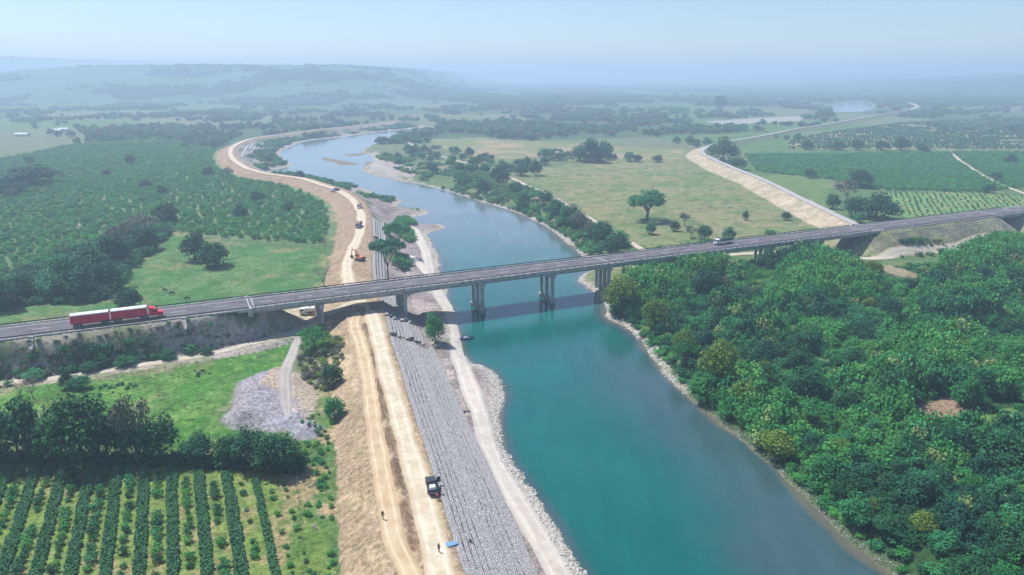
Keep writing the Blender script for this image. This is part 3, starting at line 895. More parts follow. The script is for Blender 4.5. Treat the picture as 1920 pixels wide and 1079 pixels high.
# ------------------------------------------------------------------ bridges
def bridge(name, label, s0, s1, piers, cat='bridge'):
    x, y = hw((s0 + s1) / 2)
    root = thing(name, label, cat, (x, y, 0))
    inv = Matrix.Translation((-x, -y, 0))
    def put(mb, nm, mat, parent=root, bevel=0, sm=False):
        mb.v = [(p[0] - x, p[1] - y, p[2]) for p in mb.v]
        return mb.build(nm, mat, parent, sm, bevel)
    put(hbox(MB(), s0, s1, -6.6, 6.6, ROAD_Z - .55, ROAD_Z - .08), 'deck_slab', M['concrete'])
    rs = put(hbox(MB(), s0, s1, -5.95, 5.95, ROAD_Z - .09, ROAD_Z), 'road_surface', M['asphalt'])
    for o_ in (-4.6, 4.6):
        put(hbox(MB(), s0, s1, o_ - .08, o_ + .08, ROAD_Z + .004, ROAD_Z + .010), 'edge_line', M['line'], rs)
    q = s0 + 5
    while q < s1 - 2:
        xx, yy = hw(q); add('lane_dash', dash_me, rs, (xx - x, yy - y, ROAD_Z + .004), HZ); q += 12
    ends = [s0] + list(piers) + [s1]
    for a in ends:                                     # expansion joints
        if a in (s0, s1) or abs(a - 39.4) < 1:
            [put(hbox(MB(), a + q_ - .16, a + q_ + .16, -5.9, 5.9, ROAD_Z + .004, ROAD_Z + .013), 'expansion_joint', M['concrete'], rs) for q_ in (-.65, .65)]
    for o_ in (-6.3, 6.3):                              # parapets with a rail on posts
        pp = put(hbox(MB(), s0, s1, o_ - .3, o_ + .3, ROAD_Z - .08, ROAD_Z + .26), 'parapet', M['concrete_old'])
        put(hbox(MB(), s0, s1, o_ - .09, o_ + .09, ROAD_Z + .62, ROAD_Z + .92), 'hand_rail', M['dark_steel'], pp)
        mb = MB(); q = s0 + 1
        post = []
        while q < s1:
            hbox(mb, q - .1, q + .1, o_ - .1, o_ + .1, ROAD_Z + .26, ROAD_Z + .62); q += 3.0
        pst = put(mb, 'rail_post', M['dark_steel'], pp)
        pst['kind'] = 'stuff'
    for a, b_ in zip(ends[:-1], ends[1:]):              # girders of each span
        for o_ in (-5.2, -2.6, 0, 2.6, 5.2):
            mb = MB()
            hbox(mb, a + .12, b_ - .12, o_ - .30, o_ + .30, ROAD_Z - 1.85, ROAD_Z - 1.6)
            hbox(mb, a + .12, b_ - .12, o_ - .14, o_ + .14, ROAD_Z - 1.6, ROAD_Z - .80)
            hbox(mb, a + .12, b_ - .12, o_ - .38, o_ + .38, ROAD_Z - .80, ROAD_Z - .553)
            g = put(mb, 'girder', M['concrete'])
            if o_ < -5:
                for f_ in (.03, .33, .66, .97):
                    c_ = a + (b_ - a) * f_
                    put(hbox(MB(), c_ - .15, c_ + .15, o_ - .34, o_ - .145, ROAD_Z - 1.59, ROAD_Z - .81), 'stiffener', M['concrete_old'], g)
    for k, a in enumerate(piers):
        xx, yy = hw(a); gz = min(G(*hw(a, -4)), G(*hw(a, 4)))
        wet = gz < .2
        cap = put(hbox(MB(), a - .8, a + .8, -6.0, 6.0, ROAD_Z - 2.95, ROAD_Z - 1.86), 'pier_cap', M['concrete'], bevel=.06)
        n = 3 if wet else 4
        if name == 'road_bridge' and k in (0, 8):
            put(hbox(MB(), a - .55, a + .55, -5.3, 5.3, gz - 2.0, ROAD_Z - 2.95), 'pier_wall', M['concrete_old'], cap)
            continue
        for j in range(n):
            o_ = -4.6 + 9.2 * j / (n - 1)
            cx, cy = hw(a, o_)
            mb = MB().tube((cx, cy, -2.5 if wet else gz - 1.5), (cx, cy, ROAD_Z - 2.95), .72, n=18, cap=False)
            col = put(mb, 'column', M['concrete'], cap, sm=True)
            if wet:
                mb = MB().tube((cx, cy, -2.6), (cx, cy, 1.5), 1.12, n=14)
                put(mb, 'footing', M['concrete_old'], cap)
                put(MB().tube((cx, cy, 1.5), (cx, cy, 2.1), 1.12, .74, n=14), 'footing_collar', M['concrete_old'], cap)
    for a, sg in ((s0, -1), (s1, 1)):
        ab = put(hbox(MB(), a - .1 if sg > 0 else a - 1.4, a + 1.4 if sg > 0 else a + .1, -6.4, 6.4, ROAD_Z - 2.6, ROAD_Z - .56), 'abutment', M['concrete'])
        for o_ in (-6.95, 6.95):
            i = 0
            mb = MB()
            hbox(mb, a if sg > 0 else a - 4.5, a + 4.5 if sg > 0 else a, o_ - .22, o_ + .22, ROAD_Z - .7, ROAD_Z + .30)
            put(mb, 'wing_wall', M['concrete'], ab)
    return root
bridge('road_bridge', 'long concrete girder bridge carrying the highway over the river', -92, 181, [-70.8, -42.6, -13.9, 14.6, 39.4, 65, 92, 122, 151])
bridge('road_bridge', 'short concrete bridge on the highway beyond the stony bank', 276, 296, [])

# ------------------------------------------------------------------ stepped gabion revetment beside the levee
M['gabion'] = stone_mat('gabion_stones', [(.34, .325, .32), (.62, .595, .58), (.50, .475, .46)], 2.9, bump_d=.18, dark=(.14, .13, .125))
strips = [1.25, 1.05, 1.05, 1.05, 1.3, 1.3, 1.0, 1.0, 1.0, 1.1, 1.2]     # widths from the crest down
drops = [.10, .80, .78, .78, .10, .12, .80, .75, .70, .12, .15]
lt = np.gradient(LEVEE, axis=0); lt /= np.hypot(lt[:, 0], lt[:, 1])[:, None]
lr = np.stack([lt[:, 1], -lt[:, 0]], 1)                                # towards the river
seglen = np.concatenate([[0], np.cumsum(np.hypot(*np.diff(LEVEE, axis=0).T))])
def lev_at(u, off):
    i = np.interp(u, seglen, np.arange(len(LEVEE)))
    k = int(min(i, len(LEVEE) - 2)); f_ = i - k
    p = LEVEE[k] * (1 - f_) + LEVEE[k + 1] * f_
    r_ = lr[k] * (1 - f_) + lr[k + 1] * f_
    return p + r_ * off
basket_list = []
rg = random.Random(5)
def lay(u0, u1, row0, row1, blen):
    off = LEVEE_HW + .3; z = 7.0
    for r, (w_, dz) in enumerate(zip(strips, drops)):
        z -= dz
        if row0 <= r < row1:
            u = u0 + (r % 2) * blen * .5
            while u < u1:
                l_ = min(blen * rg.uniform(.92, 1.08), u1 - u)
                if l_ > .6:
                    jo = rg.uniform(-.05, .05)
                    basket_list.append((u, u + l_, off + jo, off + w_ + jo, z + rg.uniform(-.02, .02), r))
                u += l_ + .025
        off += w_ + (.16 if dz > .4 else .02)
yu = lambda Yv: float(np.interp(Yv, LEVEE[:, 1][:120], seglen[:120]))
lay(yu(88), yu(203), 0, 11, 2.6)
lay(yu(207), yu(222), 0, 9, 2.6)
lay(yu(224), yu(262), 0, 7, 2.8)
lay(yu(262), yu(330), 0, 4, 3.0)
lay(yu(345), yu(392), 0, 5, 3.0)
def basket_geo(u0, u1, o0, o1, z):
    """stone-filled wire basket: bulging top, sides down into the slope"""
    c_ = lev_at((u0 + u1) / 2, (o0 + o1) / 2)
    pu = lev_at(u1, (o0 + o1) / 2) - lev_at(u0, (o0 + o1) / 2)
    ang = math.atan2(pu[1], pu[0])
    lx, wy_ = math.hypot(*pu), o1 - o0
    V = []; nx, ny = 4, 3
    for j in range(ny):
        for i in range(nx):
            fx, fy = i / (nx - 1) - .5, j / (ny - 1) - .5
            edge = i in (0, nx - 1) or j in (0, ny - 1)
            V.append((fx * lx * (1 + .01 * rg.uniform(-1, 1)), fy * wy_, (0 if edge else .06) + rg.uniform(-.02, .02)))
    Fs = [(j * nx + i, j * nx + i + 1, (j + 1) * nx + i + 1, (j + 1) * nx + i) for j in range(ny - 1) for i in range(nx - 1)]
    k = len(V)
    V += [(-.5 * lx, -.5 * wy_, -1.1), (.5 * lx, -.5 * wy_, -1.1), (.5 * lx, .5 * wy_, -1.1), (-.5 * lx, .5 * wy_, -1.1)]
    Fs += [(k, k + 1) + tuple(reversed(range(nx))), (k + 1, k + 2) + tuple(j * nx + nx - 1 for j in reversed(range(ny))),
           (k + 2, k + 3) + tuple((ny - 1) * nx + i for i in range(nx)), (k + 3, k) + tuple(j * nx for j in range(ny))]
    return V, Fs, (c_[0], c_[1], z), ang
rev_loc = (float(lev_at(yu(140), 10)[0]), 140.0, 4.0)
rev = thing('gabion_revetment', 'grey stepped wall of stone-filled baskets between levee and shore', 'retaining wall', rev_loc)
basket_list.sort(key=lambda b_: lev_at(b_[0], b_[2])[1] + abs(lev_at(b_[0], b_[2])[0]) * .1)
vis = [b_ for b_ in basket_list if lev_at(b_[1], b_[3])[1] > 101]
rest = [b_ for b_ in basket_list if lev_at(b_[1], b_[3])[1] <= 101] + vis[300:]
cache = {}
for (u0, u1, o0, o1, z, r) in vis[:300]:
    V, Fs, c_, ang = basket_geo(u0, u1, o0, o1, z)
    o = add('gabion_basket', np_mesh('gabion_basket', V, Fs, M['gabion']), rev, (c_[0] - rev_loc[0], c_[1] - rev_loc[1], c_[2] - rev_loc[2]), ang)
mb = MB()
for (u0, u1, o0, o1, z, r) in rest:
    V, Fs, c_, ang = basket_geo(u0, u1, o0, o1, z)
    i = len(mb.v); ca, sa = math.cos(ang), math.sin(ang)
    mb.v += [(x * ca - y * sa + c_[0] - rev_loc[0], x * sa + y * ca + c_[1] - rev_loc[1], zz + c_[2] - rev_loc[2]) for x, y, zz in V]
    mb.f += [tuple(q + i for q in f_) for f_ in Fs]
tag(mb.build('farther_gabion_baskets', M['gabion'], rev), kind='stuff')
# further gabion steps at the bend
mb_rows = []
bend = thing('gabion_revetment', 'small far stack of stone basket rows inside the levee bend', 'retaining wall', (*P(462, 285, 3), 1))
for k in range(6):
    a_ = P(452 + 5 * k, 296 - 2 * k, 5 - .7 * k); b_ = P(468 + 6 * k, 268 + 3 * k, 5 - .7 * k)
    mb = MB()
    cx, cy = bend.location.x, bend.location.y
    d_ = np.array(b_) - np.array(a_); l_ = math.hypot(*d_); n_ = np.array([-d_[1], d_[0]]) / l_ * 1.6
    zt = 5.5 - .75 * k
    for p_, z_ in ((a_, zt), (b_, zt)):
        for sg in (-1, 1):
            for dz in (-2.5, 0):
                mb.v.append((p_[0] + n_[0] * sg - cx, p_[1] + n_[1] * sg - cy, z_ + dz - 1))
    mb.f += [(0, 1, 3, 2), (4, 6, 7, 5), (0, 4, 5, 1), (2, 3, 7, 6), (1, 5, 7, 3), (0, 2, 6, 4)]
    mb.build('basket_row', M['gabion'], bend)

# ------------------------------------------------------------------ plants: prototypes
def crown_mesh(name, mat, seed, lobes, n_leaf, leaf, up=.75, droop=0.0, inner=.25):
    """lobes: (x, y, z, rx, rz); leaf-clump faces spread over and through them"""
    r = np.random.RandomState(seed)
    lob = np.array(lobes, float)
    area = lob[:, 3] ** 2 * (lob[:, 4] / lob[:, 3]) ** .5
    pick = r.choice(len(lob), n_leaf, p=area / area.sum())
    d = r.normal(size=(n_leaf, 3)); d /= np.linalg.norm(d, axis=1)[:, None]
    rad = np.where(r.rand(n_leaf) < inner, r.uniform(.35, .85, n_leaf), r.uniform(.86, 1.08, n_leaf))
    L_ = lob[pick]
    pos = L_[:, :3] + d * rad[:, None] * np.stack([L_[:, 3], L_[:, 3], L_[:, 4]], 1)
    keep = pos[:, 2] > .05
    pos, d = pos[keep], d[keep]; n = len(pos)
    nr = d * .75 + r.normal(size=(n, 3)) * .5 + np.array([0, 0, up]); nr /= np.linalg.norm(nr, axis=1)[:, None]
    a = np.cross(nr, r.normal(size=(n, 3))); a /= np.linalg.norm(a, axis=1)[:, None]
    if droop:
        a = a + np.array([0, 0, -droop]); a /= np.linalg.norm(a, axis=1)[:, None]
    b_ = np.cross(nr, a)
    sz = leaf * r.uniform(.6, 1.35, n)[:, None]
    asp = r.uniform(.55, .9, n)[:, None]
    bend_ = nr * sz * r.uniform(-.25, .1, n)[:, None]
    V = np.stack([pos - a * sz, pos + b_ * sz * asp + bend_, pos + a * sz, pos - b_ * sz * asp + bend_], 1).reshape(-1, 3)
    V[:, 2] = np.maximum(V[:, 2], 0)
    f_ = np.arange(4 * n).reshape(n, 4)
    me = bpy.data.meshes.new(name)
    me.vertices.add(4 * n); me.vertices.foreach_set('co', V.astype(np.float32).ravel())
    me.loops.add(4 * n); me.loops.foreach_set('vertex_index', f_.astype(np.int32).ravel())
    me.polygons.add(n); me.polygons.foreach_set('loop_start', np.arange(0, 4 * n, 4, dtype=np.int32)); me.polygons.foreach_set('loop_total', np.full(n, 4, np.int32))
    me.update(calc_edges=True)
    clump = r.rand(len(lob))[pick][keep]
    tone = np.clip(.25 + .5 * r.rand(n) * .8 + .45 * (clump - .3), 0, 1)
    at = me.attributes.new('tone', 'FLOAT', 'POINT'); at.data.foreach_set('value', np.repeat(tone, 4).astype(np.float32))
    me.materials.append(mat)
    return me

def rlobes(seed, n, R, z0, z1, r0, r1, flat=.8, core=None):
    r = random.Random(seed); out = []
    if core: out.append(core)
    for k in range(n):
        a = 2 * math.pi * (k + r.random() * .7) / n * 2.4
        q = R * math.sqrt(r.uniform(.08, 1)); rr = r.uniform(r0, r1)
        z = z0 + (z1 - z0) * (1 - .55 * (q / max(R, .01)) ** 2) * r.uniform(.6, 1)
        out.append((q * math.cos(a), q * math.sin(a), z, rr, rr * flat))
    return out

def trunk_mesh(name, mat, seed, h, r0, spread, limbs, top, twigs=0):
    r = random.Random(seed); mb = MB()
    lean = (r.uniform(-.05, .05) * h, r.uniform(-.05, .05) * h)
    mb.path([(0, 0, -.4), (lean[0] * .3, lean[1] * .3, h * .5), (lean[0], lean[1], h)], [r0 * 1.25, r0 * .9, r0 * .75], 8)
    for k in range(limbs):
        a = 2 * math.pi * (k + r.random() * .6) / limbs
        e = (spread * math.cos(a) * r.uniform(.6, 1), spread * math.sin(a) * r.uniform(.6, 1), h + (top - h) * r.uniform(.6, 1))
        m_ = (lean[0] + e[0] * .4, lean[1] + e[1] * .4, h + (e[2] - h) * .55)
        mb.path([(lean[0], lean[1], h * .92), m_, e], [r0 * .55, r0 * .35, r0 * .1], 5)
        for t_ in range(twigs):
            b0 = Vector(m_).lerp(Vector(e), r.random())
            b1 = b0 + Vector((r.uniform(-1, 1), r.uniform(-1, 1), r.uniform(.2, 1.1))) * spread * .42
            mb.path([b0, b0.lerp(b1, .5) + Vector((0, 0, .1)), b1], [r0 * .16, r0 * .10, r0 * .04], 3)
    return mb.mesh(name, mat, True)

KINDS = {}
def kind(name, W, H, crown, trunk):
    KINDS.setdefault(name, []).append((W, H, crown, trunk))
for sd in range(3):
    for tone in ('dark', 'mid', 'bright'):
        kind('round_' + tone, 10, 9, crown_mesh('crown', M['leaf_' + tone], 11 + sd, rlobes(3 + sd, 24, 3.7, 1.0, 7.8, 1.0, 2.1, .85, (0, 0, 3.7, 3.6, 3.5)), 2300, .32),
             trunk_mesh('trunk', M['bark'], sd, 2.2, .30, 3.2, 5, 6.5))
    kind('broad', 16, 11, crown_mesh('crown', M['leaf_mid'], 31 + sd, rlobes(13 + sd, 26, 6.0, 3.6, 9.2, 1.5, 2.5, .72), 2600, .36),
         trunk_mesh('trunk', M['bark'], 40 + sd, 3.2, .62, 6, 7, 8.6))
    kind('hedge', 10, 11, crown_mesh('crown', M['leaf_dark'], 51 + sd, rlobes(23 + sd, 24, 3.7, 1.2, 9.6, 1.1, 2.2, .9, (0, 0, 4.5, 3.2, 4.2)), 2600, .30),
         trunk_mesh('trunk', M['bark'], 60 + sd, 2.6, .32, 3, 6, 8))
    kind('willow', 9, 10, crown_mesh('crown', M['leaf_yellow'], 71 + sd, rlobes(33 + sd, 20, 2.9, 1.5, 8.6, 1.1, 1.9, 1.1, (0, 0, 4.6, 2.8, 4.0)), 2600, .28, .2, .7),
         trunk_mesh('trunk', M['bark'], 80 + sd, 2.2, .28, 2.6, 5, 7))
    kind('umbrella', 14, 9, crown_mesh('crown', M['leaf_mid'], 91 + sd, [(q[0], q[1], q[2] + 1.2, q[3], q[4]) for q in rlobes(43 + sd, 18, 5.4, 4.6, 6.9, 1.1, 2.0, .34)], 1700, .30, .8),
         trunk_mesh('trunk', M['bark'], 100 + sd, 3.4, .30, 5, 7, 7))
    kind('dry', 11, 9, crown_mesh('crown', M['leaf_grey'], 111 + sd, rlobes(53 + sd, 18, 4.0, 3.0, 7.8, 1.0, 1.8, .8), 900, .26, .4, 0, .5),
         trunk_mesh('trunk', M['bark_pale'], 120 + sd, 2.2, .26, 4, 8, 7.6, 4))
    kind('bare', 7, 7, crown_mesh('crown', M['leaf_grey'], 131 + sd, rlobes(63 + sd, 14, 2.6, 2.0, 6.0, .7, 1.2, .9), 150, .13, .4, 0, .5),
         trunk_mesh('trunk', M['bark_pale'], 140 + sd, 1.4, .16, 2.9, 9, 6.2, 9))

tcount = {}
def tree(px, py, w_px, h_px, kd, label, cat='tree', group=None, zg=None, xy=None, name=None, seed=None, size=None):
    """a tree whose foot the photograph shows at px, py; w_px, h_px: crown width and height there"""
    z = 3.5
    if xy is None:
        for _ in range(2):
            x, y = P(px, py, z); z = G(x, y)
    else:
        x, y = xy; z = G(x, y)
    if zg is not None: z = zg
    k = depth(x, y, z) / F
    tcount[kd] = tcount.get(kd, 0) + 1
    W, H, cm, tm = KINDS[kd][(tcount[kd] if seed is None else seed) % len(KINDS[kd])]
    if size: w_m, h_m = size
    else: w_m, h_m = w_px * k, h_px * k * 1.16
    nm = name or {'round_dark': 'round_tree', 'round_mid': 'round_tree', 'round_bright': 'leafy_tree', 'broad': 'spreading_tree', 'hedge': 'hedge_tree', 'willow': 'willow_tree', 'umbrella': 'umbrella_tree', 'dry': 'dry_tree', 'bare': 'bare_tree'}[kd]
    t = thing(nm, label, cat, (x, y, z - .05), random.uniform(0, 6.28), group)
    t.scale = (w_m / W, w_m / W, h_m / H)
    add('trunk', tm, t); add('crown', cm, t)
    return t

# small plants for scattering
def proto(me):
    return bpy.data.objects.new(me.name, me)
BUSH = {}
for tone, mt in (('dark', 'leaf_dark'), ('mid', 'leaf_mid'), ('bright', 'leaf_bright'), ('pale', 'leaf_pale'), ('grey', 'leaf_grey'), ('yellow', 'leaf_yellow')):
    BUSH[tone] = [crown_mesh('bush', M[mt], 200 + q, rlobes(70 + q, 9, 1.05, .5, 1.9, .45, .9, .8, (0, 0, .8, 1.05, .95)), 330, .19) for q in range(3)]
TREE_FAR = [crown_mesh('far_crown', M[mt], 300 + q, rlobes(90 + q, 12, 3.3, 1.2, 6.8, 1.2, 2.3, .85, (0, 0, 3.6, 3.3, 3.2)), 420, .62) for q, mt in enumerate(('leaf_dark', 'leaf_mid', 'leaf_dark', 'leaf_mid', 'leaf_grey'))]
TUFT = [crown_mesh('tuft', M[mt], 330 + q, [(0, 0, .15, .45, .35), (.3, .2, .12, .3, .25)], 36, .13, .1) for q, mt in enumerate(('grass_blade', 'grass_blade', 'dry_blade'))]
FROND = [crown_mesh('maize', M['crop'], 340 + q, [(0, 0, .8, .34, .75), (.1, .1, 1.3, .25, .3)], 46, .22, .25, .25) for q in range(3)]

def scatter_object(name, pts, scales, meshes, pick, label, cat=None, rz=None, parent=None, kindname='stuff'):
    """one object that sets small plants out on points (pts n x 3)"""
    n = len(pts)
    me = bpy.data.meshes.new(name)
    me.vertices.add(n); me.vertices.foreach_set('co', np.asarray(pts, np.float32).ravel()); me.update()
    rs = np.random.RandomState(n)
    sc3 = np.asarray(scales, np.float32)
    a = me.attributes.new('size', 'FLOAT_VECTOR', 'POINT'); a.data.foreach_set('vector', sc3.ravel())
    rot = np.zeros((n, 3), np.float32); rot[:, 2] = rs.uniform(0, 6.28, n) if rz is None else rz
    a = me.attributes.new('turn', 'FLOAT_VECTOR', 'POINT'); a.data.foreach_set('vector', rot.ravel())
    a = me.attributes.new('pick', 'INT', 'POINT'); a.data.foreach_set('value', np.asarray(pick, np.int32))
    o = add(name, me, parent)
    g = bpy.data.node_groups.new(name, 'GeometryNodeTree')
    g.interface.new_socket('Geometry', in_out='INPUT', socket_type='NodeSocketGeometry')
    g.interface.new_socket('Geometry', in_out='OUTPUT', socket_type='NodeSocketGeometry')
    N = g.nodes.new; Lk = g.links.new
    gi, go, ip, j = N('NodeGroupInput'), N('NodeGroupOutput'), N('GeometryNodeInstanceOnPoints'), N('GeometryNodeJoinGeometry')
    for q in reversed(meshes):
        oi = N('GeometryNodeObjectInfo'); oi.inputs['Object'].default_value = proto(q)
        gt = N('GeometryNodeGeometryToInstance'); Lk(oi.outputs['Geometry'], gt.inputs[0]); Lk(gt.outputs[0], j.inputs[0])
    Lk(gi.outputs[0], ip.inputs['Points']); Lk(j.outputs[0], ip.inputs['Instance']); ip.inputs['Pick Instance'].default_value = True
    for nm, ty, sock in (('pick', 'INT', 'Instance Index'), ('turn', 'FLOAT_VECTOR', 'Rotation'), ('size', 'FLOAT_VECTOR', 'Scale')):
        na = N('GeometryNodeInputNamedAttribute'); na.data_type = ty; na.inputs[0].default_value = nm
        Lk(na.outputs[0], ip.inputs[sock])
    Lk(ip.outputs[0], go.inputs[0])
    o.modifiers.new('scatter', 'NODES').node_group = g
    return tag(o, label, cat, kind=kindname)

def grid_points(poly, dx, dy, ang=0.0, jit=.5, seed=0, margin=0.0):
    """points in rows over a polygon"""
    r = np.random.RandomState(seed)
    ca, sa = math.cos(ang), math.sin(ang)
    q = np.stack([poly[:, 0] * ca + poly[:, 1] * sa, -poly[:, 0] * sa + poly[:, 1] * ca], 1)
    u, v = np.meshgrid(np.arange(q[:, 0].min(), q[:, 0].max(), dx), np.arange(q[:, 1].min(), q[:, 1].max(), dy))
    u = u.ravel() + r.uniform(-jit, jit, u.size) * dx; v = v.ravel() + r.uniform(-jit, jit, v.size) * dy
    x = u * ca - v * sa; y = u * sa + v * ca
    k = inside(x, y, poly)
    return x[k], y[k]

def clear_of_roads(x, y, gap=1.0):
    ok = np.ones(x.shape, bool)
    for pl, hwid in RD.values():
        d_, _, _ = polydist(x, y, pl, 15); ok &= d_ > hwid + gap
    for seg in (np.array([hw(-700), hw(900)]),):
        d_, _, _ = polydist(x, y, seg, 40); ok &= d_ > 8.2
    ok &= sdf(x, y, RIVER, 40) > 1.2
    return ok
def lift(x, y, dz=-.08):
    return np.stack([x, y, ground(x, y) + dz], 1)
ordn = ['first', 'second', 'third', 'fourth', 'fifth', 'sixth', 'seventh', 'eighth', 'ninth', 'tenth', 'eleventh', 'twelfth', 'thirteenth', 'fourteenth', 'fifteenth', 'sixteenth', 'seventeenth', 'eighteenth', 'nineteenth', 'twentieth', 'twenty-first', 'twenty-second', 'twenty-third', 'twenty-fourth', 'twenty-fifth', 'twenty-sixth', 'twenty-seventh', 'twenty-eighth', 'twenty-ninth', 'thirtieth']

# ------------------------------------------------------------------ woodland on the right bank
rs = np.random.RandomState(3)
x, y = grid_points(JUNGLE, 2.2, 2.2, .3, .5, 1)
ok = clear_of_roads(x, y, .6)
for q in (CLEARING, CLEARING2, CLEARING3):
    ok &= ~inside(x, y, q)
x, y = x[ok], y[ok]
low_ = inside(x, y, CLEAR_BUSH) | inside(x, y, CLEAR_TRACK)
nb = fbm(x, y, 26, 3, 301); nm = fbm(x, y, 7, 2, 302); rr = rs.rand(len(x))
hgt = np.clip(.5 + 2.4 * smooth(.36, .64, nb) * (.25 + 1.3 * nm) + .8 * rs.rand(len(x)) ** 3, .45, 3.2)
near_shore = smooth(0, 12, sdf(x, y, RIVER, 40))
hgt *= .45 + .55 * near_shore
hgt = np.where(low_, hgt * .28, hgt)
keep = rs.rand(len(x)) < np.where(low_, .45, .93)
w_ = rs.uniform(.85, 1.5, len(x)) * (.75 + .3 * hgt)
bright = fbm(x, y, 38, 3, 303) + .26 * (rr - .5) + .09 + .05 * smooth(150, 260, y) - .05 * smooth(90, 170, x - y * .2)
pick = np.where(bright > .57, 6 + (rr * 3).astype(int), np.where(bright > .46, 3 + (rr * 3).astype(int), (rr * 3).astype(int)))
pick = np.where((rr * 97 % 1 < .035), 9 + (rr * 3).astype(int), pick)
pts = lift(x, y); pts[:, 2] += hgt * .15
U_MESH = BUSH['dark'] + BUSH['mid'] + BUSH['bright'] + BUSH['pale']
scatter_object('undergrowth', pts[keep], np.stack([w_, w_, hgt * 1.5], 1)[keep], U_MESH, pick[keep], 'dense bright and dark green undergrowth covering the right river bank', 'undergrowth')

wood = 'trees of the woodland on the right bank'
tree(1165, 604, 78, 72, 'willow', 'yellow-green willow overhanging the water beside the bridge', seed=0)
tree(1228, 622, 62, 58, 'willow', 'smaller yellow-green willow just downstream of the bridge willow', seed=1)
tree(1345, 735, 96, 98, 'willow', 'tall olive willow rising above the stony shore point', seed=2)
tree(1283, 672, 52, 56, 'willow', 'slim olive willow at the stony strip of right shore', seed=0)
tree(1402, 768, 74, 60, 'willow', 'low olive willow next to the tall willow on the shore', seed=1)
tree(1318, 770, 60, 52, 'round_bright', 'light green tree leaning over the shoal water', seed=1)
tree(1455, 880, 78, 62, 'willow', 'round olive willow alone at the water farther downstream', seed=0)
tree(1600, 1000, 70, 60, 'round_mid', 'dark shrubby tree on the low bank near the bottom edge', seed=2)
tree(1512, 540, 40, 44, 'hedge', 'dark conical tree standing out of the bright undergrowth', name='conical_tree', seed=0)
tree(1425, 618, 66, 50, 'round_dark', 'dark domed tree in the middle of the bright undergrowth', seed=0)
tree(1322, 560, 66, 56, 'round_dark', 'dark domed tree nearer the bridge in the undergrowth', seed=1)
tree(1750, 560, 66, 56, 'round_dark', 'dark domed tree near the grey underpass track', seed=2)
tree(1668, 772, 90, 84, 'round_dark', 'big dark tree beside the bare earth clearing', seed=0)
tree(1660, 730, 80, 70, 'round_mid', 'mid green tree behind the big tree by the clearing', seed=1)
tree(1812, 762, 56, 56, 'round_mid', 'tree standing at the clearing edge, casting shade on it', seed=0)
tree(1875, 890, 120, 92, 'round_dark', 'large dark tree at the right picture edge below the clearing', seed=1)
tree(1900, 560, 76, 56, 'round_dark', 'tall dark tree at the right picture edge near the short bridge', seed=0)
tree(1868, 492, 56, 36, 'round_dark', 'dark tree below the short bridge', seed=1)
def where(q, marks):
    best = sorted((math.hypot(q[0] - P(a, b, 3.5)[0], q[1] - P(a, b, 3.5)[1]), a, b, n) for a, b, n in marks)[0]
    mx, my = P(best[1], best[2], 3.5)
    dx, dy = q[0] - mx, q[1] - my
    side = ('right of' if dx > 0 else 'left of') if abs(dx) > abs(dy) else ('behind' if dy > 0 else 'in front of')
    return f'{side} {best[3]}'
WOOD_MARKS = [(1512, 540, 'the dark conical tree'), (1425, 618, 'the dark domed tree'), (1755, 770, 'the bare earth clearing'), (1345, 735, 'the tall olive willow'), (1455, 880, 'the lone downstream willow'), (1640, 485, 'the underpass track'),
              (1165, 604, 'the bridge willow'), (1865, 870, 'the large dark edge tree'), (1690, 960, 'the low shore near the bottom edge'), (1850, 470, 'the tree below the short bridge'), (1750, 560, 'the domed tree near the track'), (1580, 680, 'the middle of the wood'), (1600, 820, 'the lower wood')]
PLAIN_MARKS = [(433, 292, 'the levee bend'), (106, 248, 'the tin-roofed farmhouse'), (740, 335, 'the upstream gravel bar'), (1108, 304, 'the biggest pasture clump'), (1318, 289, 'the end of the right levee'), (1608, 282, 'the orchard tree row'),
               (1450, 228, 'the far gravel bar'), (760, 243, 'the far river mouth'), (60, 350, 'the left edge clump'), (300, 300, 'the far orchard patch'), (900, 285, 'the far pasture'), (1200, 260, 'the scrub beyond the pasture'), (1850, 250, 'the far sandy orchard')]
placed = []
r = random.Random(12)
tries = 0
xj, yj = JUNGLE[:, 0], JUNGLE[:, 1]
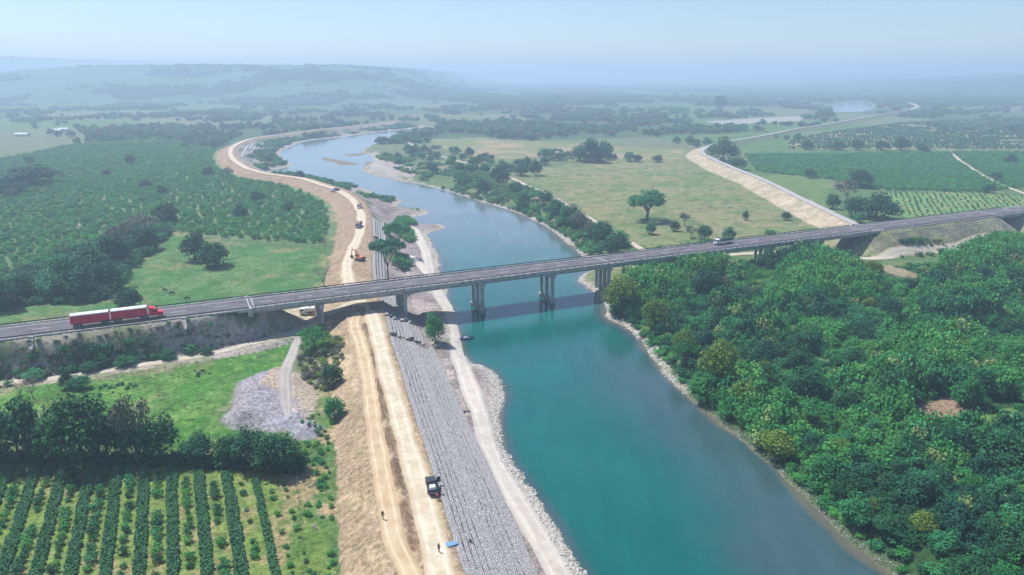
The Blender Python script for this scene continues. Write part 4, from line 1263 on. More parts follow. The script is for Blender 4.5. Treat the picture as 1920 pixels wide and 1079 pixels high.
while len(placed) < 230 and tries < 9000:
    tries += 1
    px, py = r.uniform(1150, 1990), r.uniform(470, 1110)
    q = P(px, py, 3.5)
    if not inside(np.array([q[0]]), np.array([q[1]]), JUNGLE)[0]: continue
    if any(inside(np.array([q[0]]), np.array([q[1]]), c_)[0] for c_ in (CLEARING, CLEARING2, CLEARING3, CLEAR_BUSH, CLEAR_TRACK)): continue
    if py < 560 and px < 1760 and r.random() < .6: continue
    if py < 525 and px >= 1760: continue
    A = np.array([q[0]]), np.array([q[1]])
    if not clear_of_roads(*A, 3.0)[0] or sdf(*A, RIVER, 40)[0] < 4: continue
    sd_ = r.uniform(3.8, 6.5) if r.random() < .6 else r.uniform(6.5, 10.5)
    if any(math.hypot(q[0] - a, q[1] - b) < (sd_ + c_) * .36 for a, b, c_ in placed): continue
    placed.append((q[0], q[1], sd_))
    tone = fbm(*A, 38, 3, 303)[0] + .02 - .03 * (px > 1650)
    kd = r.choice(['round_dark', 'round_dark', 'round_mid']) if tone < .5 else r.choice(['round_mid', 'round_bright', 'round_dark', 'round_bright'])
    if r.random() < .06: kd = 'willow'
    if r.random() < .05: kd = 'dry'
    if r.random() < .08: kd = 'umbrella'
    col_ = {'round_dark': 'dark green bushy', 'round_mid': 'mid green leafy', 'round_bright': 'bright green leafy', 'willow': 'olive feathery', 'dry': 'grey half-dry', 'umbrella': 'flat-topped'}[kd]
    size_ = 'small' if sd_ < 5.2 else ('middle-sized' if sd_ < 7.2 else 'large')
    lab = f'{size_} {col_} woodland tree {where(q, WOOD_MARKS)}'
    tree(0, 0, 0, 0, kd, lab, 'tree', lab, xy=q, size=(sd_, sd_ * r.uniform(.75, 1.05)))

# ------------------------------------------------------------------ the dark hedge of trees by the crop field
hedge = [(-30, 862, 95, 105, 'farthest left dark tree of the hedge, cut by the picture edge'), (38, 868, 96, 112, 'second dark tree of the hedge from the left edge'),
         (92, 862, 72, 80, 'lower dark tree in the hedge beside the tallest one'), (158, 872, 122, 126, 'tallest dark tree of the hedge above the crop rows'),
         (205, 868, 74, 92, 'dark tree filling the gap beside the tallest hedge tree'), (300, 868, 74, 82, 'low bushy tree in the hedge after the brownish tree')]
for px, py, w__, h__, lab in hedge:
    tree(px, py, w__ * 1.12, h__ * 1.18, 'hedge', lab, group='hedge trees by the crop field')
tree(258, 870, 96, 138, 'dry', 'brownish thin-leaved tree in the hedge row', seed=0)
tree(258, 868, 66, 84, 'hedge', 'dark tree under the brownish tree in the hedge', group='hedge trees by the crop field')
for px, py, w__, h__, lab in [(374, 868, 58, 52, 'small round-topped hedge tree with a visible trunk'), (430, 870, 52, 54, 'hedge tree below the gravel heap'),
                              (470, 878, 62, 70, 'taller hedge tree below the gravel heap'), (518, 884, 82, 72, 'wide hedge tree nearest the end of the hedge'), (553, 884, 42, 42, 'last low tree at the end of the hedge')]:
    tree(px, py, w__ * 1.12, h__ * 1.18, 'hedge', lab, group='hedge trees by the crop field')

# ------------------------------------------------------------------ single trees on the left
tree(366, 488, 56, 52, 'round_dark', 'dark round tree behind its twin in the horse meadow', seed=0)
tree(404, 500, 66, 46, 'round_dark', 'dark spreading tree in front of its twin in the horse meadow', seed=1)
tree(246, 588, 56, 50, 'round_dark', 'dark round tree just behind the red truck', seed=2)
for px, py, w__, h__, kd, lab in [(314, 420, 52, 40, 'round_dark', 'dark tree at the top corner of the meadow'), (452, 409, 28, 26, 'round_dark', 'single dark round tree among the orchard bushes'),
        (270, 446, 84, 44, 'dry', 'grey-brown leafless tree at the meadow wood edge'), (232, 470, 70, 52, 'dry', 'second grey-brown tree along the meadow wood'),
        (275, 470, 56, 44, 'round_dark', 'dark tree on the meadow side of the grey trees'), (215, 495, 64, 56, 'round_dark', 'dark tree halfway down the meadow wood'),
        (175, 520, 70, 58, 'round_dark', 'bulky dark tree in the bend of the meadow wood'), (205, 540, 60, 52, 'round_dark', 'dark tree at the foot of the meadow wood'),
        (150, 560, 78, 62, 'round_dark', 'broad dark tree shading the meadow end of the wood'), (100, 562, 62, 50, 'round_mid', 'mid green tree in the wood near the road'),
        (52, 562, 60, 48, 'round_dark', 'dark tree of the wood above the highway'), (8, 580, 70, 62, 'round_dark', 'dark tree at the left edge above the highway'),
        (120, 520, 60, 44, 'round_mid', 'mid green tree on the orchard side of the wood'), (60, 350, 90, 40, 'round_dark', 'dark hazy clump far left in the orchard'),
        (20, 365, 70, 36, 'round_dark', 'dark hazy clump at the left edge of the orchard'), (100, 345, 44, 30, 'dry', 'grey hazy tree beside the far left clump'),
        (245, 310, 22, 22, 'round_dark', 'dark tree near the far orchard patch'), (428, 336, 28, 22, 'dry', 'grey leafless tree below the levee bend'),
        (200, 332, 20, 14, 'round_dark', 'small dark tree in the far orchard'), (305, 365, 22, 16, 'round_dark', 'small dark tree in the middle of the far orchard'),
        (540, 395, 30, 20, 'round_mid', 'low tree near the levee side of the orchard')]:
    tree(px, py, w__, h__, kd, lab)
tree(607, 538, 42, 40, 'bare', 'yellowish bare round tree beside the levee just beyond the bridge', seed=0)
tree(612, 496, 10, 66, 'bare', 'thin leafless pole tree at the meadow edge by the levee', seed=1)
tree(40, 750, 34, 40, 'bare', 'pale bare tree by the dirt track at the left edge', seed=2)
tree(62, 748, 44, 44, 'bare', 'larger pale bare tree beside the dirt track', seed=0)
tree(816, 645, 42, 56, 'round_bright', 'lone green tree on the shore beside the stone steps', seed=0)
tree(728, 522, 78, 84, 'umbrella', 'flat-topped acacia beyond the bridge above the stone steps', seed=0, zg=2.0)
tree(742, 480, 60, 60, 'umbrella', 'pale flat-topped acacia behind the first acacia', seed=1, zg=2.0)
tree(590, 660, 66, 44, 'umbrella', 'light green open tree beside the track junction', seed=2)
tree(625, 722, 44, 40, 'round_dark', 'dark shrub on the levee foot above the round bush', name='shrub', cat='shrub', seed=1)
tree(627, 786, 46, 44, 'round_mid', 'round green bush tree on the levee slope casting a shadow', seed=2)
tree(128, 728, 30, 34, 'round_dark', 'dark bush at the left of the track bushes', name='shrub', cat='shrub', seed=0)
tree(150, 730, 40, 28, 'round_mid', 'green bush next to the dark bush below the track', name='shrub', cat='shrub', seed=1)
tree(650, 300, 20, 14, 'round_dark', 'dark bush inside the far levee bend', name='shrub', cat='shrub') if False else None

# ------------------------------------------------------------------ trees on the right plain
tree(1213, 414, 84, 56, 'broad', 'large spreading tree alone in the dry pasture', seed=0)
for px, py, w__, h__, kd, lab in [(1005, 330, 25, 28, 'round_dark', 'small round tree at the pasture corner with a shadow'), (976, 330, 32, 20, 'round_dark', 'low dark tree left of the pasture corner tree'),
        (943, 327, 18, 20, 'round_dark', 'small dark tree beside the pale pasture track'), (1042, 302, 30, 22, 'umbrella', 'first flat tree of the pasture top row'),
        (1020, 300, 28, 22, 'round_mid', 'round tree behind the first flat tree of the row'), (1108, 304, 62, 40, 'round_dark', 'biggest dark tree clump on the pasture top edge'),
        (1085, 302, 34, 28, 'round_dark', 'dark tree joined to the biggest pasture clump'), (1135, 296, 34, 30, 'round_mid', 'tree behind the biggest pasture clump'),
        (1180, 303, 26, 18, 'round_mid', 'paler tree along the pasture top edge'), (1195, 304, 20, 14, 'round_dark', 'small dark tree along the pasture top edge'),
        (1232, 304, 24, 12, 'round_dark', 'low dark trees near the far levee end'), (1265, 434, 22, 20, 'round_dark', 'small dark tree between the big tree and the bridge'),
        (1219, 440, 22, 22, 'round_mid', 'small tree below the large spreading tree'), (1320, 450, 32, 28, 'round_dark', 'dark round tree near the bridge in the pasture'),
        (1366, 450, 26, 24, 'round_mid', 'round tree just behind the white truck'), (1397, 413, 13, 17, 'round_dark', 'tiny lollipop tree in the open pasture'),
        (1474, 413, 20, 16, 'round_dark', 'tiny leaning tree near the pale levee slope'), (1445, 440, 26, 9, 'round_mid', 'low bush line behind the bridge'),
        (1283, 425, 28, 26, 'dry', 'thin sparse tree beside the pasture shrubs'), (1296, 446, 36, 22, 'dry', 'grey sparse shrub in the pasture near the bridge'),
        (1560, 392, 28, 28, 'round_dark', 'round dark tree at the edge of the levee clump'), (1586, 380, 58, 44, 'dry', 'hazy grey-green tree of the levee clump'),
        (1642, 410, 84, 44, 'round_dark', 'big dark dome tree of the levee clump'), (1602, 408, 42, 40, 'round_dark', 'dark tree in front of the levee clump'),
        (1610, 352, 50, 34, 'round_dark', 'dark tree at the back of the levee clump'), (1612, 418, 24, 20, 'round_mid', 'small bush tree next to the highway edge'),
        (1355, 302, 60, 40, 'round_dark', 'dark clump where the far levee bends'), (1382, 318, 38, 24, 'round_dark', 'dark tree below the levee bend clump'),
        (1518, 334, 24, 18, 'round_dark', 'single dark tree on the orchard edge'), (1895, 308, 26, 18, 'round_dark', 'hazy dark tree in the orchard near the right edge'),
        (1866, 338, 22, 16, 'round_dark', 'dark tree beside the narrow orchard track'), (1512, 281, 26, 18, 'round_dark', 'leftmost tree of the row across the orchards'),
        (1570, 282, 34, 16, 'round_dark', 'second tree of the row across the orchards'), (1608, 282, 26, 20, 'round_dark', 'third tree of the row across the orchards'),
        (1652, 283, 30, 18, 'round_dark', 'fourth tree of the row across the orchards'), (1690, 283, 36, 24, 'round_dark', 'tallest tree of the row across the orchards'),
        (1728, 283, 26, 14, 'round_dark', 'last tree of the row across the orchards'), (1349, 206, 28, 26, 'round_dark', 'tall hazy tree standing alone on the far plain'),
        (1545, 225, 40, 22, 'round_mid', 'hazy trees beside the far gravel bar')]:
    tree(px, py, w__, h__, kd, lab)
# wooded strip of the far right bank
r = random.Random(31)
line = [(735, 300), (800, 300), (850, 312), (880, 318), (905, 330), (930, 342), (955, 362), (985, 382), (1010, 392), (1040, 402), (1062, 418), (1085, 432), (1105, 445), (1130, 458), (1155, 470), (880, 300), (905, 306), (930, 318), (870, 345), (910, 362)]
bank_n = 'trees on the far right bank'
for k, (px, py) in enumerate(line):
    for q in range(2):
        qx, qy = px + r.uniform(-13, 13), py + r.uniform(-7, 7)
        kd = r.choice(['round_mid', 'round_dark', 'round_dark', 'round_mid', 'dry'])
        A = P(qx, qy, 3)
        aa = np.array([A[0]]), np.array([A[1]])
        if sdf(*aa, RIVER, 40)[0] < 4 or not clear_of_roads(*aa, 2.5)[0]: continue
        w__ = r.uniform(7.5, 13)
        lab = f'{"large" if w__ > 10 else "small"} {dict(round_mid="green", round_dark="dark green", dry="grey")[kd]} tree in the wooded strip, clump {ordn[k % 14]} from the {"upstream end" if k < 14 else "inner track"}'
        tree(0, 0, 0, 0, kd, lab, 'tree', bank_n, xy=A, size=(w__, w__ * r.uniform(.75, 1.05)))

# ------------------------------------------------------------------ orchards
def orchard(poly, dx, dy, ang, jit, seed, smin, smax, tones, drop, n_single, label, label_rest, group, gap_noise=None, zs=.85):
    x, y = grid_points(poly, dx, dy, ang, jit, seed)
    rs_ = np.random.RandomState(seed + 50)
    ok = clear_of_roads(x, y, 1.5) & (rs_.rand(len(x)) > drop)
    ld, lsd, _ = polydist(x, y, LEVEE, 40); ok &= ~((ld < 17) & (ld < 999))
    if gap_noise:
        ok &= (fbm(x, y, 24, 3, gap_noise) + .1 * rs_.rand(len(x))) < .70
    x, y = x[ok], y[ok]
    s_ = rs_.uniform(smin, smax, len(x)); pk = (rs_.rand(len(x)) * len(tones)).astype(int)
    pts = lift(x, y)
    vis_ = np.abs(x) < .74 * (y * CP + 24)
    order = np.argsort(np.where(vis_, y, 1e6))
    me_list = tones
    for i in order[:n_single]:
        o = add('orchard_bush', me_list[pk[i]], None, tuple(pts[i]), rs_.uniform(0, 6.28), (s_[i], s_[i], s_[i] * zs))
        tag(o, label, 'bush', group)
    rest_ = order[n_single:]
    scatter_object('orchard', pts[rest_], np.stack([s_[rest_]] * 2 + [s_[rest_] * zs], 1), me_list, pk[rest_], label_rest, 'orchard')
orchard(ORCH_L, 4.0, 4.0, .42, .36, 5, .85, 1.5, BUSH['mid'] + BUSH['bright'] + BUSH['bright'] + BUSH['bright'], .05, 300, 'rounded orchard bush on the plain beyond the horse meadow',
        'dense orchard bushes stretching to the haze behind the meadow', 'orchard bushes beyond the meadow', None, 1.0)
orchard(ORCH_R, 4.4, 3.8, .42, .22, 6, 1.15, 1.6, BUSH['mid'] + BUSH['bright'] + BUSH['bright'], .03, 0, 'orchard bush beyond the young orchard across the highway',
        'dense even orchard across the highway from the woodland', 'orchard bushes beyond the young orchard')
orchard(ORCH_R2, 6.5, 5.5, .42, .2, 7, 1.1, 1.5, BUSH['mid'] + BUSH['dark'], .15, 0, '', 'far orchard rows on sandy ground behind the tree row', '', 402)
orchard(YOUNG, 5.2, 4.6, .42, .12, 8, .42, .72, BUSH['mid'] + BUSH['dark'], .06, 0, 'small young orchard bush in the light green field by the highway', 'small young bushes in the light green field', 'young orchard bushes')

# ------------------------------------------------------------------ far woods
def far_points(y0, y1, step, seed):
    r_ = np.random.RandomState(seed)
    u = np.arange(y0, y1, step)
    X_, Y_ = np.meshgrid(np.arange(-.86 * y1, .86 * y1, step), u)
    X_ = X_.ravel() + r_.uniform(-.5, .5, X_.size) * step; Y_ = Y_.ravel() + r_.uniform(-.5, .5, Y_.size) * step
    k = np.abs(X_) < .8 * Y_ + 20
    return X_[k], Y_[k], r_
FX, FY, FS, FP, FZ = [], [], [], [], []
for (y0, y1, step, seed, s0, s1) in ((455, 760, 9.5, 1, .8, 1.3), (760, 1500, 10.5, 2, .9, 1.5), (1500, 2600, 19, 3, 1.5, 2.4), (2600, 5200, 38, 4, 2.6, 4.2)):
    x, y, r_ = far_points(y0, y1, step, seed)
    cx = np.floor((x * .95 + y * .3 + 70 * (fbm(x, y, 300, 2, 7) - .5)) / 230); cy = np.floor((y - x * .25) / 330 + .35 * fbm(x, y, 400, 2, 6))
    cr = _hash(cx.astype(np.int64), cy.astype(np.int64), 5)
    clump = fbm(x, y, 70, 3, 501)
    dens = np.where(cr < .42, .75 * smooth(.42, .56, clump), np.where(cr < .6, .35 * smooth(.5, .6, clump), .45 * smooth(.60, .66, clump)))
    if y0 >= 1500:
        hp = fbm(x, y, 190, 4, 121)
        dens = np.where(y > 1900, .9 * smooth(.46, .53, hp), dens)
        dens = np.where((x > 900) & (y > 1900), .75, dens)
    ok = r_.rand(len(x)) < dens
    for q in (MEADOW, PASTURE_R, PASTURE_R2, PASTURE_R3, ORCH_R, YOUNG, JUNGLE):
        ok &= ~inside(x, y, q)
    ok &= ~(inside(x, y, ORCH_L) & (r_.rand(len(x)) > .06)); ok &= ~(inside(x, y, ORCH_R2) & (r_.rand(len(x)) > .12))
    rd_ = sdf(x, y, RIVER, 60); ok &= rd_ > 10
    for q in FAR_WATER: ok &= sdf(x, y, q, 60) > 12
    ok &= ~inside(x, y, PP([(1550, 216), (1650, 214), (1642, 191), (1562, 191)], 3)); ok &= ~inside(x, y, PP([(1325, 229), (1420, 222), (1505, 219), (1500, 230), (1350, 238)], 3))
    ld, _, _ = polydist(x, y, LEVEE, 60); ok &= ld > 22
    ld, _, _ = polydist(x, y, RLEVEE, 60); ok &= ld > 16
    ok &= clear_of_roads(x, y, 4)
    FZ.append(np.full(ok.sum(), .85 if y0 < 1500 else (.55 if y0 < 2600 else .34))); FX.append(x[ok]); FY.append(y[ok]); FS.append(r_.uniform(s0, s1, ok.sum())); FP.append((r_.rand(ok.sum()) ** 1.15 * 5).astype(int))
fx, fy, fs, fp, fz = map(np.concatenate, (FX, FY, FS, FP, FZ))
order = np.argsort(np.where(np.abs(fx) < .72 * fy + 5, fy, 1e6))
for i in order[:160]:
    kd = ['round_dark', 'round_mid', 'round_dark', 'round_mid', 'dry'][fp[i]]
    lab = f'{"large" if fs[i] > 1.1 else "small"} hazy {"grey" if kd == "dry" else ("dark" if kd == "round_dark" else "green")} tree on the plain {where((fx[i], fy[i]), PLAIN_MARKS)}'
    tree(0, 0, 0, 0, kd, lab, 'tree', lab, xy=(fx[i], fy[i]), size=(9 * fs[i], 7 * fs[i]))
k = order[160:]
pts = lift(fx[k], fy[k])
scatter_object('far_woods', pts, np.stack([fs[k], fs[k], fs[k] * fz[k]], 1), TREE_FAR, fp[k], 'hazy woods and hedgerows reaching to the hills', 'woods')

# ------------------------------------------------------------------ scrub on banks and shores
def scrub(name, poly, step, tones, smin, smax, label, seed, dens=.9, noise=None, zs=.9, cat='scrub', ex=None):
    x, y = grid_points(poly, step, step, .2, .5, seed)
    rs_ = np.random.RandomState(seed)
    ok = clear_of_roads(x, y, .5) & (rs_.rand(len(x)) < dens)
    if noise: ok &= fbm(x, y, noise[0], 3, seed + 5) > noise[1]
    if ex is not None: ok &= ex(x, y)
    x, y = x[ok], y[ok]
    s_ = rs_.uniform(smin, smax, len(x)) * (.7 + .6 * fbm(x, y, 9, 2, seed))
    return scatter_object(name, lift(x, y), np.stack([s_, s_, s_ * zs], 1), tones, (rs_.rand(len(x)) * len(tones)).astype(int), label, cat)
bankL = np.array([hw(-230, -10.5), hw(-160, -10.5), hw(-125, -10.5), hw(-112, -12.5), hw(-104, -17), hw(-120, -18.5), hw(-160, -19), hw(-230, -19)])
scrub('scrub', bankL, 1.7, BUSH['dark'] + BUSH['mid'] + BUSH['mid'] + BUSH['grey'], .75, 1.4, 'dark green scrub on the highway bank below the red truck', 61, .95)
bankL2 = np.array([hw(-230, -8), hw(-98, -8), hw(-98, -13), hw(-230, -12)])
scrub('dry_scrub', bankL2, 1.5, BUSH['grey'] + BUSH['mid'], .3, .6, 'dry grass and low scrub on the upper highway bank', 62, .75)
for k, a in enumerate(((-150, -15.5, 6.5), (-137, -16, 6), (-128, -15.5, 6.5), (-117, -15, 5.5), (-163, -15.5, 6), (-107, -15.5, 4.5))):
    q = hw(a[0], a[1])
    tree(0, 0, 0, 0, 'round_dark' if k % 2 else 'round_mid', ['tall dark bush in the bank scrub behind the red truck', 'dark bush on the bank scrub under the truck trailers', 'green bush on the bank scrub under the truck cab', 'dark bush by the concrete drain chute', 'leafy bush on the bank at the left edge', 'small green bush near the bank end'][k], 'shrub', None, xy=q, size=(a[2], a[2] * .5), name='shrub')
bankR = np.array([hw(184, -12), hw(210, -14), hw(235, -20), hw(240, -27), hw(205, -25), hw(180, -22)])
scrub('scrub', bankR, 2.0, BUSH['mid'] + BUSH['dark'] + BUSH['yellow'], .7, 1.3, 'green scrub at the foot of the stony bank', 63, .8, (14, .40))
bankR2 = np.array([hw(228, -16), hw(262, -15), hw(266, -24), hw(232, -24)])
scrub('scrub', bankR2, 2.0, BUSH['mid'] + BUSH['dark'], .9, 1.5, 'bushes below the stony bank near the short bridge', 64, .8, (12, .42))
scrub('scrub', BANK_N, 2.6, BUSH['mid'] + BUSH['dark'] + BUSH['bright'] + BUSH['yellow'], .7, 1.5, 'low green scrub along the far right shore', 65, .8, (26, .43))
scrub('scrub', FLOOD, 2.2, BUSH['mid'] + BUSH['dark'] + BUSH['bright'], .7, 1.6, 'green scrub on the gravel flat beyond the bridge', 66, .8, (22, .50),
      ex=lambda x, y: (y > 300) & (sdf(x, y, GRAVEL_N, 30) > 1) & (sdf(x, y, RIVER, 40) > 5) & (polydist(x, y, LEVEE, 40)[0] > 15))
scrub('scrub', PP([(742, 412), (770, 408), (785, 430), (790, 450), (765, 455), (745, 440)], 1.5), 1.8, BUSH['bright'] + BUSH['mid'], .9, 1.6, 'bright bushes beside the acacias beyond the bridge', 67, .95)
scrub('brush', br, 1.8, BUSH['grey'] + BUSH['grey'] + BUSH['yellow'], .5, .95, 'grey-green brush between track junction and levee', 68, .75)
scrub('scrub', PP([(560, 628), (600, 622), (640, 650), (610, 670), (575, 672), (553, 655)], 3.5), 2.0, BUSH['mid'] + BUSH['bright'], .6, 1.1, 'green shrubs at the track junction', 69, .75)
scrub('weeds', PP([(560, 790), (625, 770), (622, 880), (632, 1079), (640, 1200), (560, 1150), (575, 900)], 3.5), 1.2, BUSH['mid'] + BUSH['bright'] + TUFT + TUFT, .3, .7, 'green weeds between crop field and levee slope', 70, .6, (7, .45))
scrub('scrub', PP([(60, 752), (130, 734), (260, 714), (420, 686), (520, 660), (440, 694), (300, 720), (140, 750), (80, 760)], 3.5), 1.8, BUSH['mid'] + BUSH['dark'], .25, .55, 'low bushes along the dirt track fence', 71, .4, (8, .52))
scrub('hedge_bottom', PP([(-80, 855), (250, 862), (420, 868), (560, 882), (570, 892), (400, 880), (200, 874), (-80, 868)], 3.5), 1.5, BUSH['dark'], .7, 1.3, 'dark undergrowth along the foot of the tree hedge', 72, .9)
far_side = np.array([hw(-230, 9), hw(-98, 9), hw(-98, 15), hw(-230, 20)])
scrub('weeds', far_side, 1.6, BUSH['mid'] + TUFT, .3, .7, 'rough grass on the meadow side of the highway bank', 73, .5)
for k, (poly, lab, sd_, st) in enumerate(((PASTURE_F, 'grass tufts on the bright pasture below the track', 74, 2.0), (MEADOW, 'grass tufts in the horse meadow', 75, 2.6), (PASTURE_R, 'dry grass tufts in the wide pasture', 76, 4.2))):
    scrub('grass_tufts', poly, st, TUFT, .5, 1.3, lab, sd_, .5, (14, .47), .6, 'grass')

scrub('scrub', PP([(-60, 545), (60, 510), (120, 480), (190, 450), (250, 415), (330, 415), (320, 440), (285, 475), (250, 500), (225, 545), (180, 568), (60, 572), (-60, 600)], 3.5), 2.6, BUSH['dark'] + BUSH['dark'] + BUSH['mid'], 1.1, 2.1, 'dark undergrowth of the small wood beside the horse meadow', 77, .85)
# ------------------------------------------------------------------ crop rows in the near field
DIRU = np.array([.42, -.9075]); DIRV = np.array([.9075, .42])
base = np.array(P(478, 900, 3.5))
rs = np.random.RandomState(9)
for k in range(13):
    o_ = base - DIRV * 5.15 * k + DIRU * 0
    start = -25.0
    while start < 30:                                   # the strip begins at the foot of the hedge
        q_ = o_ + DIRU * start; dd_ = depth(q_[0], q_[1], 3.5)
        qx_, qy_ = 960 + F * q_[0] / dd_, 539.5 - F * ((3.5 - CAM_Z) * CP + q_[1] * SP) / dd_
        if qy_ > np.interp(qx_, [-300, 37, 127, 223, 325, 425, 478, 560], [860, 866, 869, 872, 878, 888, 896, 910]): break
        start += .25
    n_ = 1700
    al = rs.uniform(start, 58, n_) if k < 6 else rs.uniform(start, 50, n_); ac = rs.uniform(-1, 1, n_) * .88
    ac = ac * (.9 + .35 * fbm(al, al * 0 + k * 3, 4, 2, 4)) + .25 * (fbm(al, al * 0 + k, 7, 2, 8) - .5)
    if k == 0:
        keep = rs.rand(n_) < .6; al, ac = al[keep], ac[keep] * .7
    X_ = o_[0] + DIRU[0] * al + DIRV[0] * ac; Y_ = o_[1] + DIRU[1] * al + DIRV[1] * ac
    s_ = rs.uniform(.36, .66, len(X_))
    lab = 'broken rightmost strip of dark green crop plants' if k == 0 else f'{ordn[k]} strip of dark green crop plants counted from the levee'
    scatter_object('crop_strip', lift(X_, Y_), np.stack([s_, s_, s_], 1), FROND, (rs.rand(len(X_)) * 3).astype(int), lab, 'crop row')
    # citrus bushes between the strips
    q = start + 2.0 + rs.uniform(0, 1); c_ = 0
    ob = o_ - DIRV * 2.57
    while q < 48:
        gap = rs.rand() < (.10 if 2 < k < 7 else .22) or (k == 0 and rs.rand() < .3)
        if not gap:
            p_ = ob + DIRU * q + DIRV * rs.uniform(-.25, .25)
            t_ = rs.uniform(.4, .85) * (1.0 if k else .8)
            o = add('citrus_bush', (BUSH['bright'] + BUSH['mid'] + BUSH['mid'] + BUSH['dark'])[rs.randint(12)], None, (p_[0], p_[1], G(*p_) - .05), rs.uniform(0, 6.28), (t_, t_, t_ * 1.0))
            tag(o, f'citrus bush, {ordn[min(c_, 29)]} from the hedge in the {ordn[k]} bush row from the levee', 'bush', 'citrus bushes between the crop strips')
            c_ += 1
        q += rs.uniform(1.8, 2.5)

for q_ in range(2):
    for al in np.arange(2, 40, 2.6):
        if rs.rand() < .45: continue
        p_ = base + DIRV * (2.5 + 2.6 * q_) + DIRU * (al + rs.uniform(-.6, .6)); t_ = rs.uniform(.25, .5)
        o = add('citrus_bush', (BUSH['bright'] + BUSH['mid'])[rs.randint(6)], None, (p_[0], p_[1], G(*p_) - .04), rs.uniform(0, 6.28), (t_, t_, t_))
        tag(o, f'small citrus seedling in the {"inner" if q_ == 0 else "outer"} sparse row beside the field fence', 'bush', f'{"inner" if q_ == 0 else "outer"} row of citrus seedlings')

# ------------------------------------------------------------------ vehicles
def s_at(px, off, z):
    k = (px - 960) / F
    ox, oy = HN[0] * off, 257.6 + HN[1] * off
    return (k * (oy * CP + (CAM_Z - z) * SP) - ox) / (HD[0] - k * HD[1] * CP)

TYRE, RIM = {}, {}
def wheel(parent, x, y, r=.5, w=.3):
    key = (r, w)
    if key not in TYRE:
        TYRE[key] = MB().tube((0, -w / 2, 0), (0, w / 2, 0), r, n=16).mesh('tyre', M['tyre'], False)
        RIM[key] = MB().tube((0, -w / 2 - .02, 0), (0, w / 2 + .02, 0), r * .55, n=12).mesh('rim', M['rim'], False)
    t = add('wheel', TYRE[key], parent, (x, y, r))
    add('rim', RIM[key], t)
    return t

# red double-trailer truck
s0 = s_at(135, -3.2, ROAD_Z)
x, y = hw(s0, -2.9)
t = thing('double_trailer_truck', 'red lorry pulling two white-roofed red box trailers along the highway', 'truck', (x, y, ROAD_Z + .01), HZ)
def box_trailer(x0, x1, with_dolly):
    L_ = x1 - x0
    bd = MB().prism([(x0, 1.25), (x0 + 3.2, 1.25), (x0 + 3.5, .85), (x1 - 2.6, .85), (x1 - 2.3, 1.25), (x1, 1.25), (x1, 3.75), (x0, 3.75)], -1.27, 1.27).build('trailer_body', M['red_box'], t)
    MB().box((x0 - .03, -1.29, 3.75), (x1 + .03, 1.29, 3.86)).build('roof', M['white'], bd)
    for sy in (-1, 1):
        MB().box((x0 + .02, sy * 1.285 - .012, 3.55), (x1 - .02, sy * 1.285 + .012, 3.74)).build('top_rail', M['white'], bd)
        MB().box((x0 + 3.5, sy * 1.285 - .012, .86), (x1 - 2.6, sy * 1.285 + .012, .98)).build('side_rail', M['chrome'], bd)
    for q in np.linspace(x0 + .8, x1 - .8, 7):
        MB().box((q - .03, -1.292, 1.3), (q + .03, -1.27, 3.54)).build('panel_seam', M['red_box'], bd)
    MB().box((x0 - .06, -1.2, 1.3), (x0 - .005, -.02, 3.65)).build('rear_door', M['red_box'], bd)
    MB().box((x0 - .06, .02, 1.3), (x0 - .005, 1.2, 3.65)).build('rear_door', M['red_box'], bd)
    MB().box((x0 + .3, -.45, .75), (x1 - .4, .45, 1.24)).build('chassis', M['chassis'], bd)
    for q in (x0 + .9, x0 + 2.1):
        for sy in (-1, 1): wheel(t, q, sy * 1.05, .5, .34)
    if with_dolly:
        for q in (x1 - 1.9, x1 - .8):
            for sy in (-1, 1): wheel(t, q, sy * 1.05, .5, .34)
        MB().box((x1 - 2.3, -.4, .6), (x1 + .9, .4, .9)).build('dolly', M['chassis'], t)
box_trailer(0, 9.7, True)
box_trailer(10.3, 19.7, False)
cabm = MB().prism([(20.3, .95), (23.9, .95), (24.05, 1.2), (24.0, 1.85), (22.55, 2.05), (22.2, 2.85), (21.9, 3.05), (20.3, 3.65)], -1.15, 1.15)
cab = cabm.build('cab', M['red_cab'], t, bevel=.08)
MB().prism([(22.53, 2.1), (22.60, 2.1), (22.27, 2.82), (22.2, 2.82)], -.95, .95).build('windscreen', M['glass'], cab)
for sy in (-1, 1):
    MB().box((21.35, sy * 1.158 - .01, 2.0), (22.25, sy * 1.158 + .01, 2.6)).build('side_window', M['glass'], cab)
    MB().box((22.5, sy * 1.3 - .12, .95), (23.9, sy * 1.3 + .12, 1.25)).build('fender', M['red_cab'], cab)
    MB().box((20.6, sy * 1.1 - .2, .55), (22.1, sy * 1.1 + .2, .95)).build('fuel_tank', M['chrome'], cab)
    MB().box((22.3, sy * 1.42 - .06, 2.1), (22.45, sy * 1.42 + .06, 2.7)).build('mirror', M['chassis'], cab)
    MB().tube((20.2, sy * 1.0, 1.0), (20.2, sy * 1.0, 3.9), .08, n=8).build('exhaust_stack', M['chrome'], cab)
    MB().box((24.02, sy * .8 - .18, 1.15), (24.09, sy * .8 + .18, 1.4)).build('headlight', M['white'], cab)
    wheel(t, 23.1, sy * 1.05, .5, .3)
    for q in (18.2, 19.4): wheel(t, q, sy * 1.05, .5, .4)
MB().box((24.0, -1.2, .5), (24.25, 1.2, .9)).build('bumper', M['chrome'], cab)
MB().box((24.02, -.5, .95), (24.10, .5, 1.75)).build('grille', M['chrome'], cab)
MB().box((17.4, -.4, .7), (23.9, .4, 1.0)).build('chassis', M['chassis'], t)

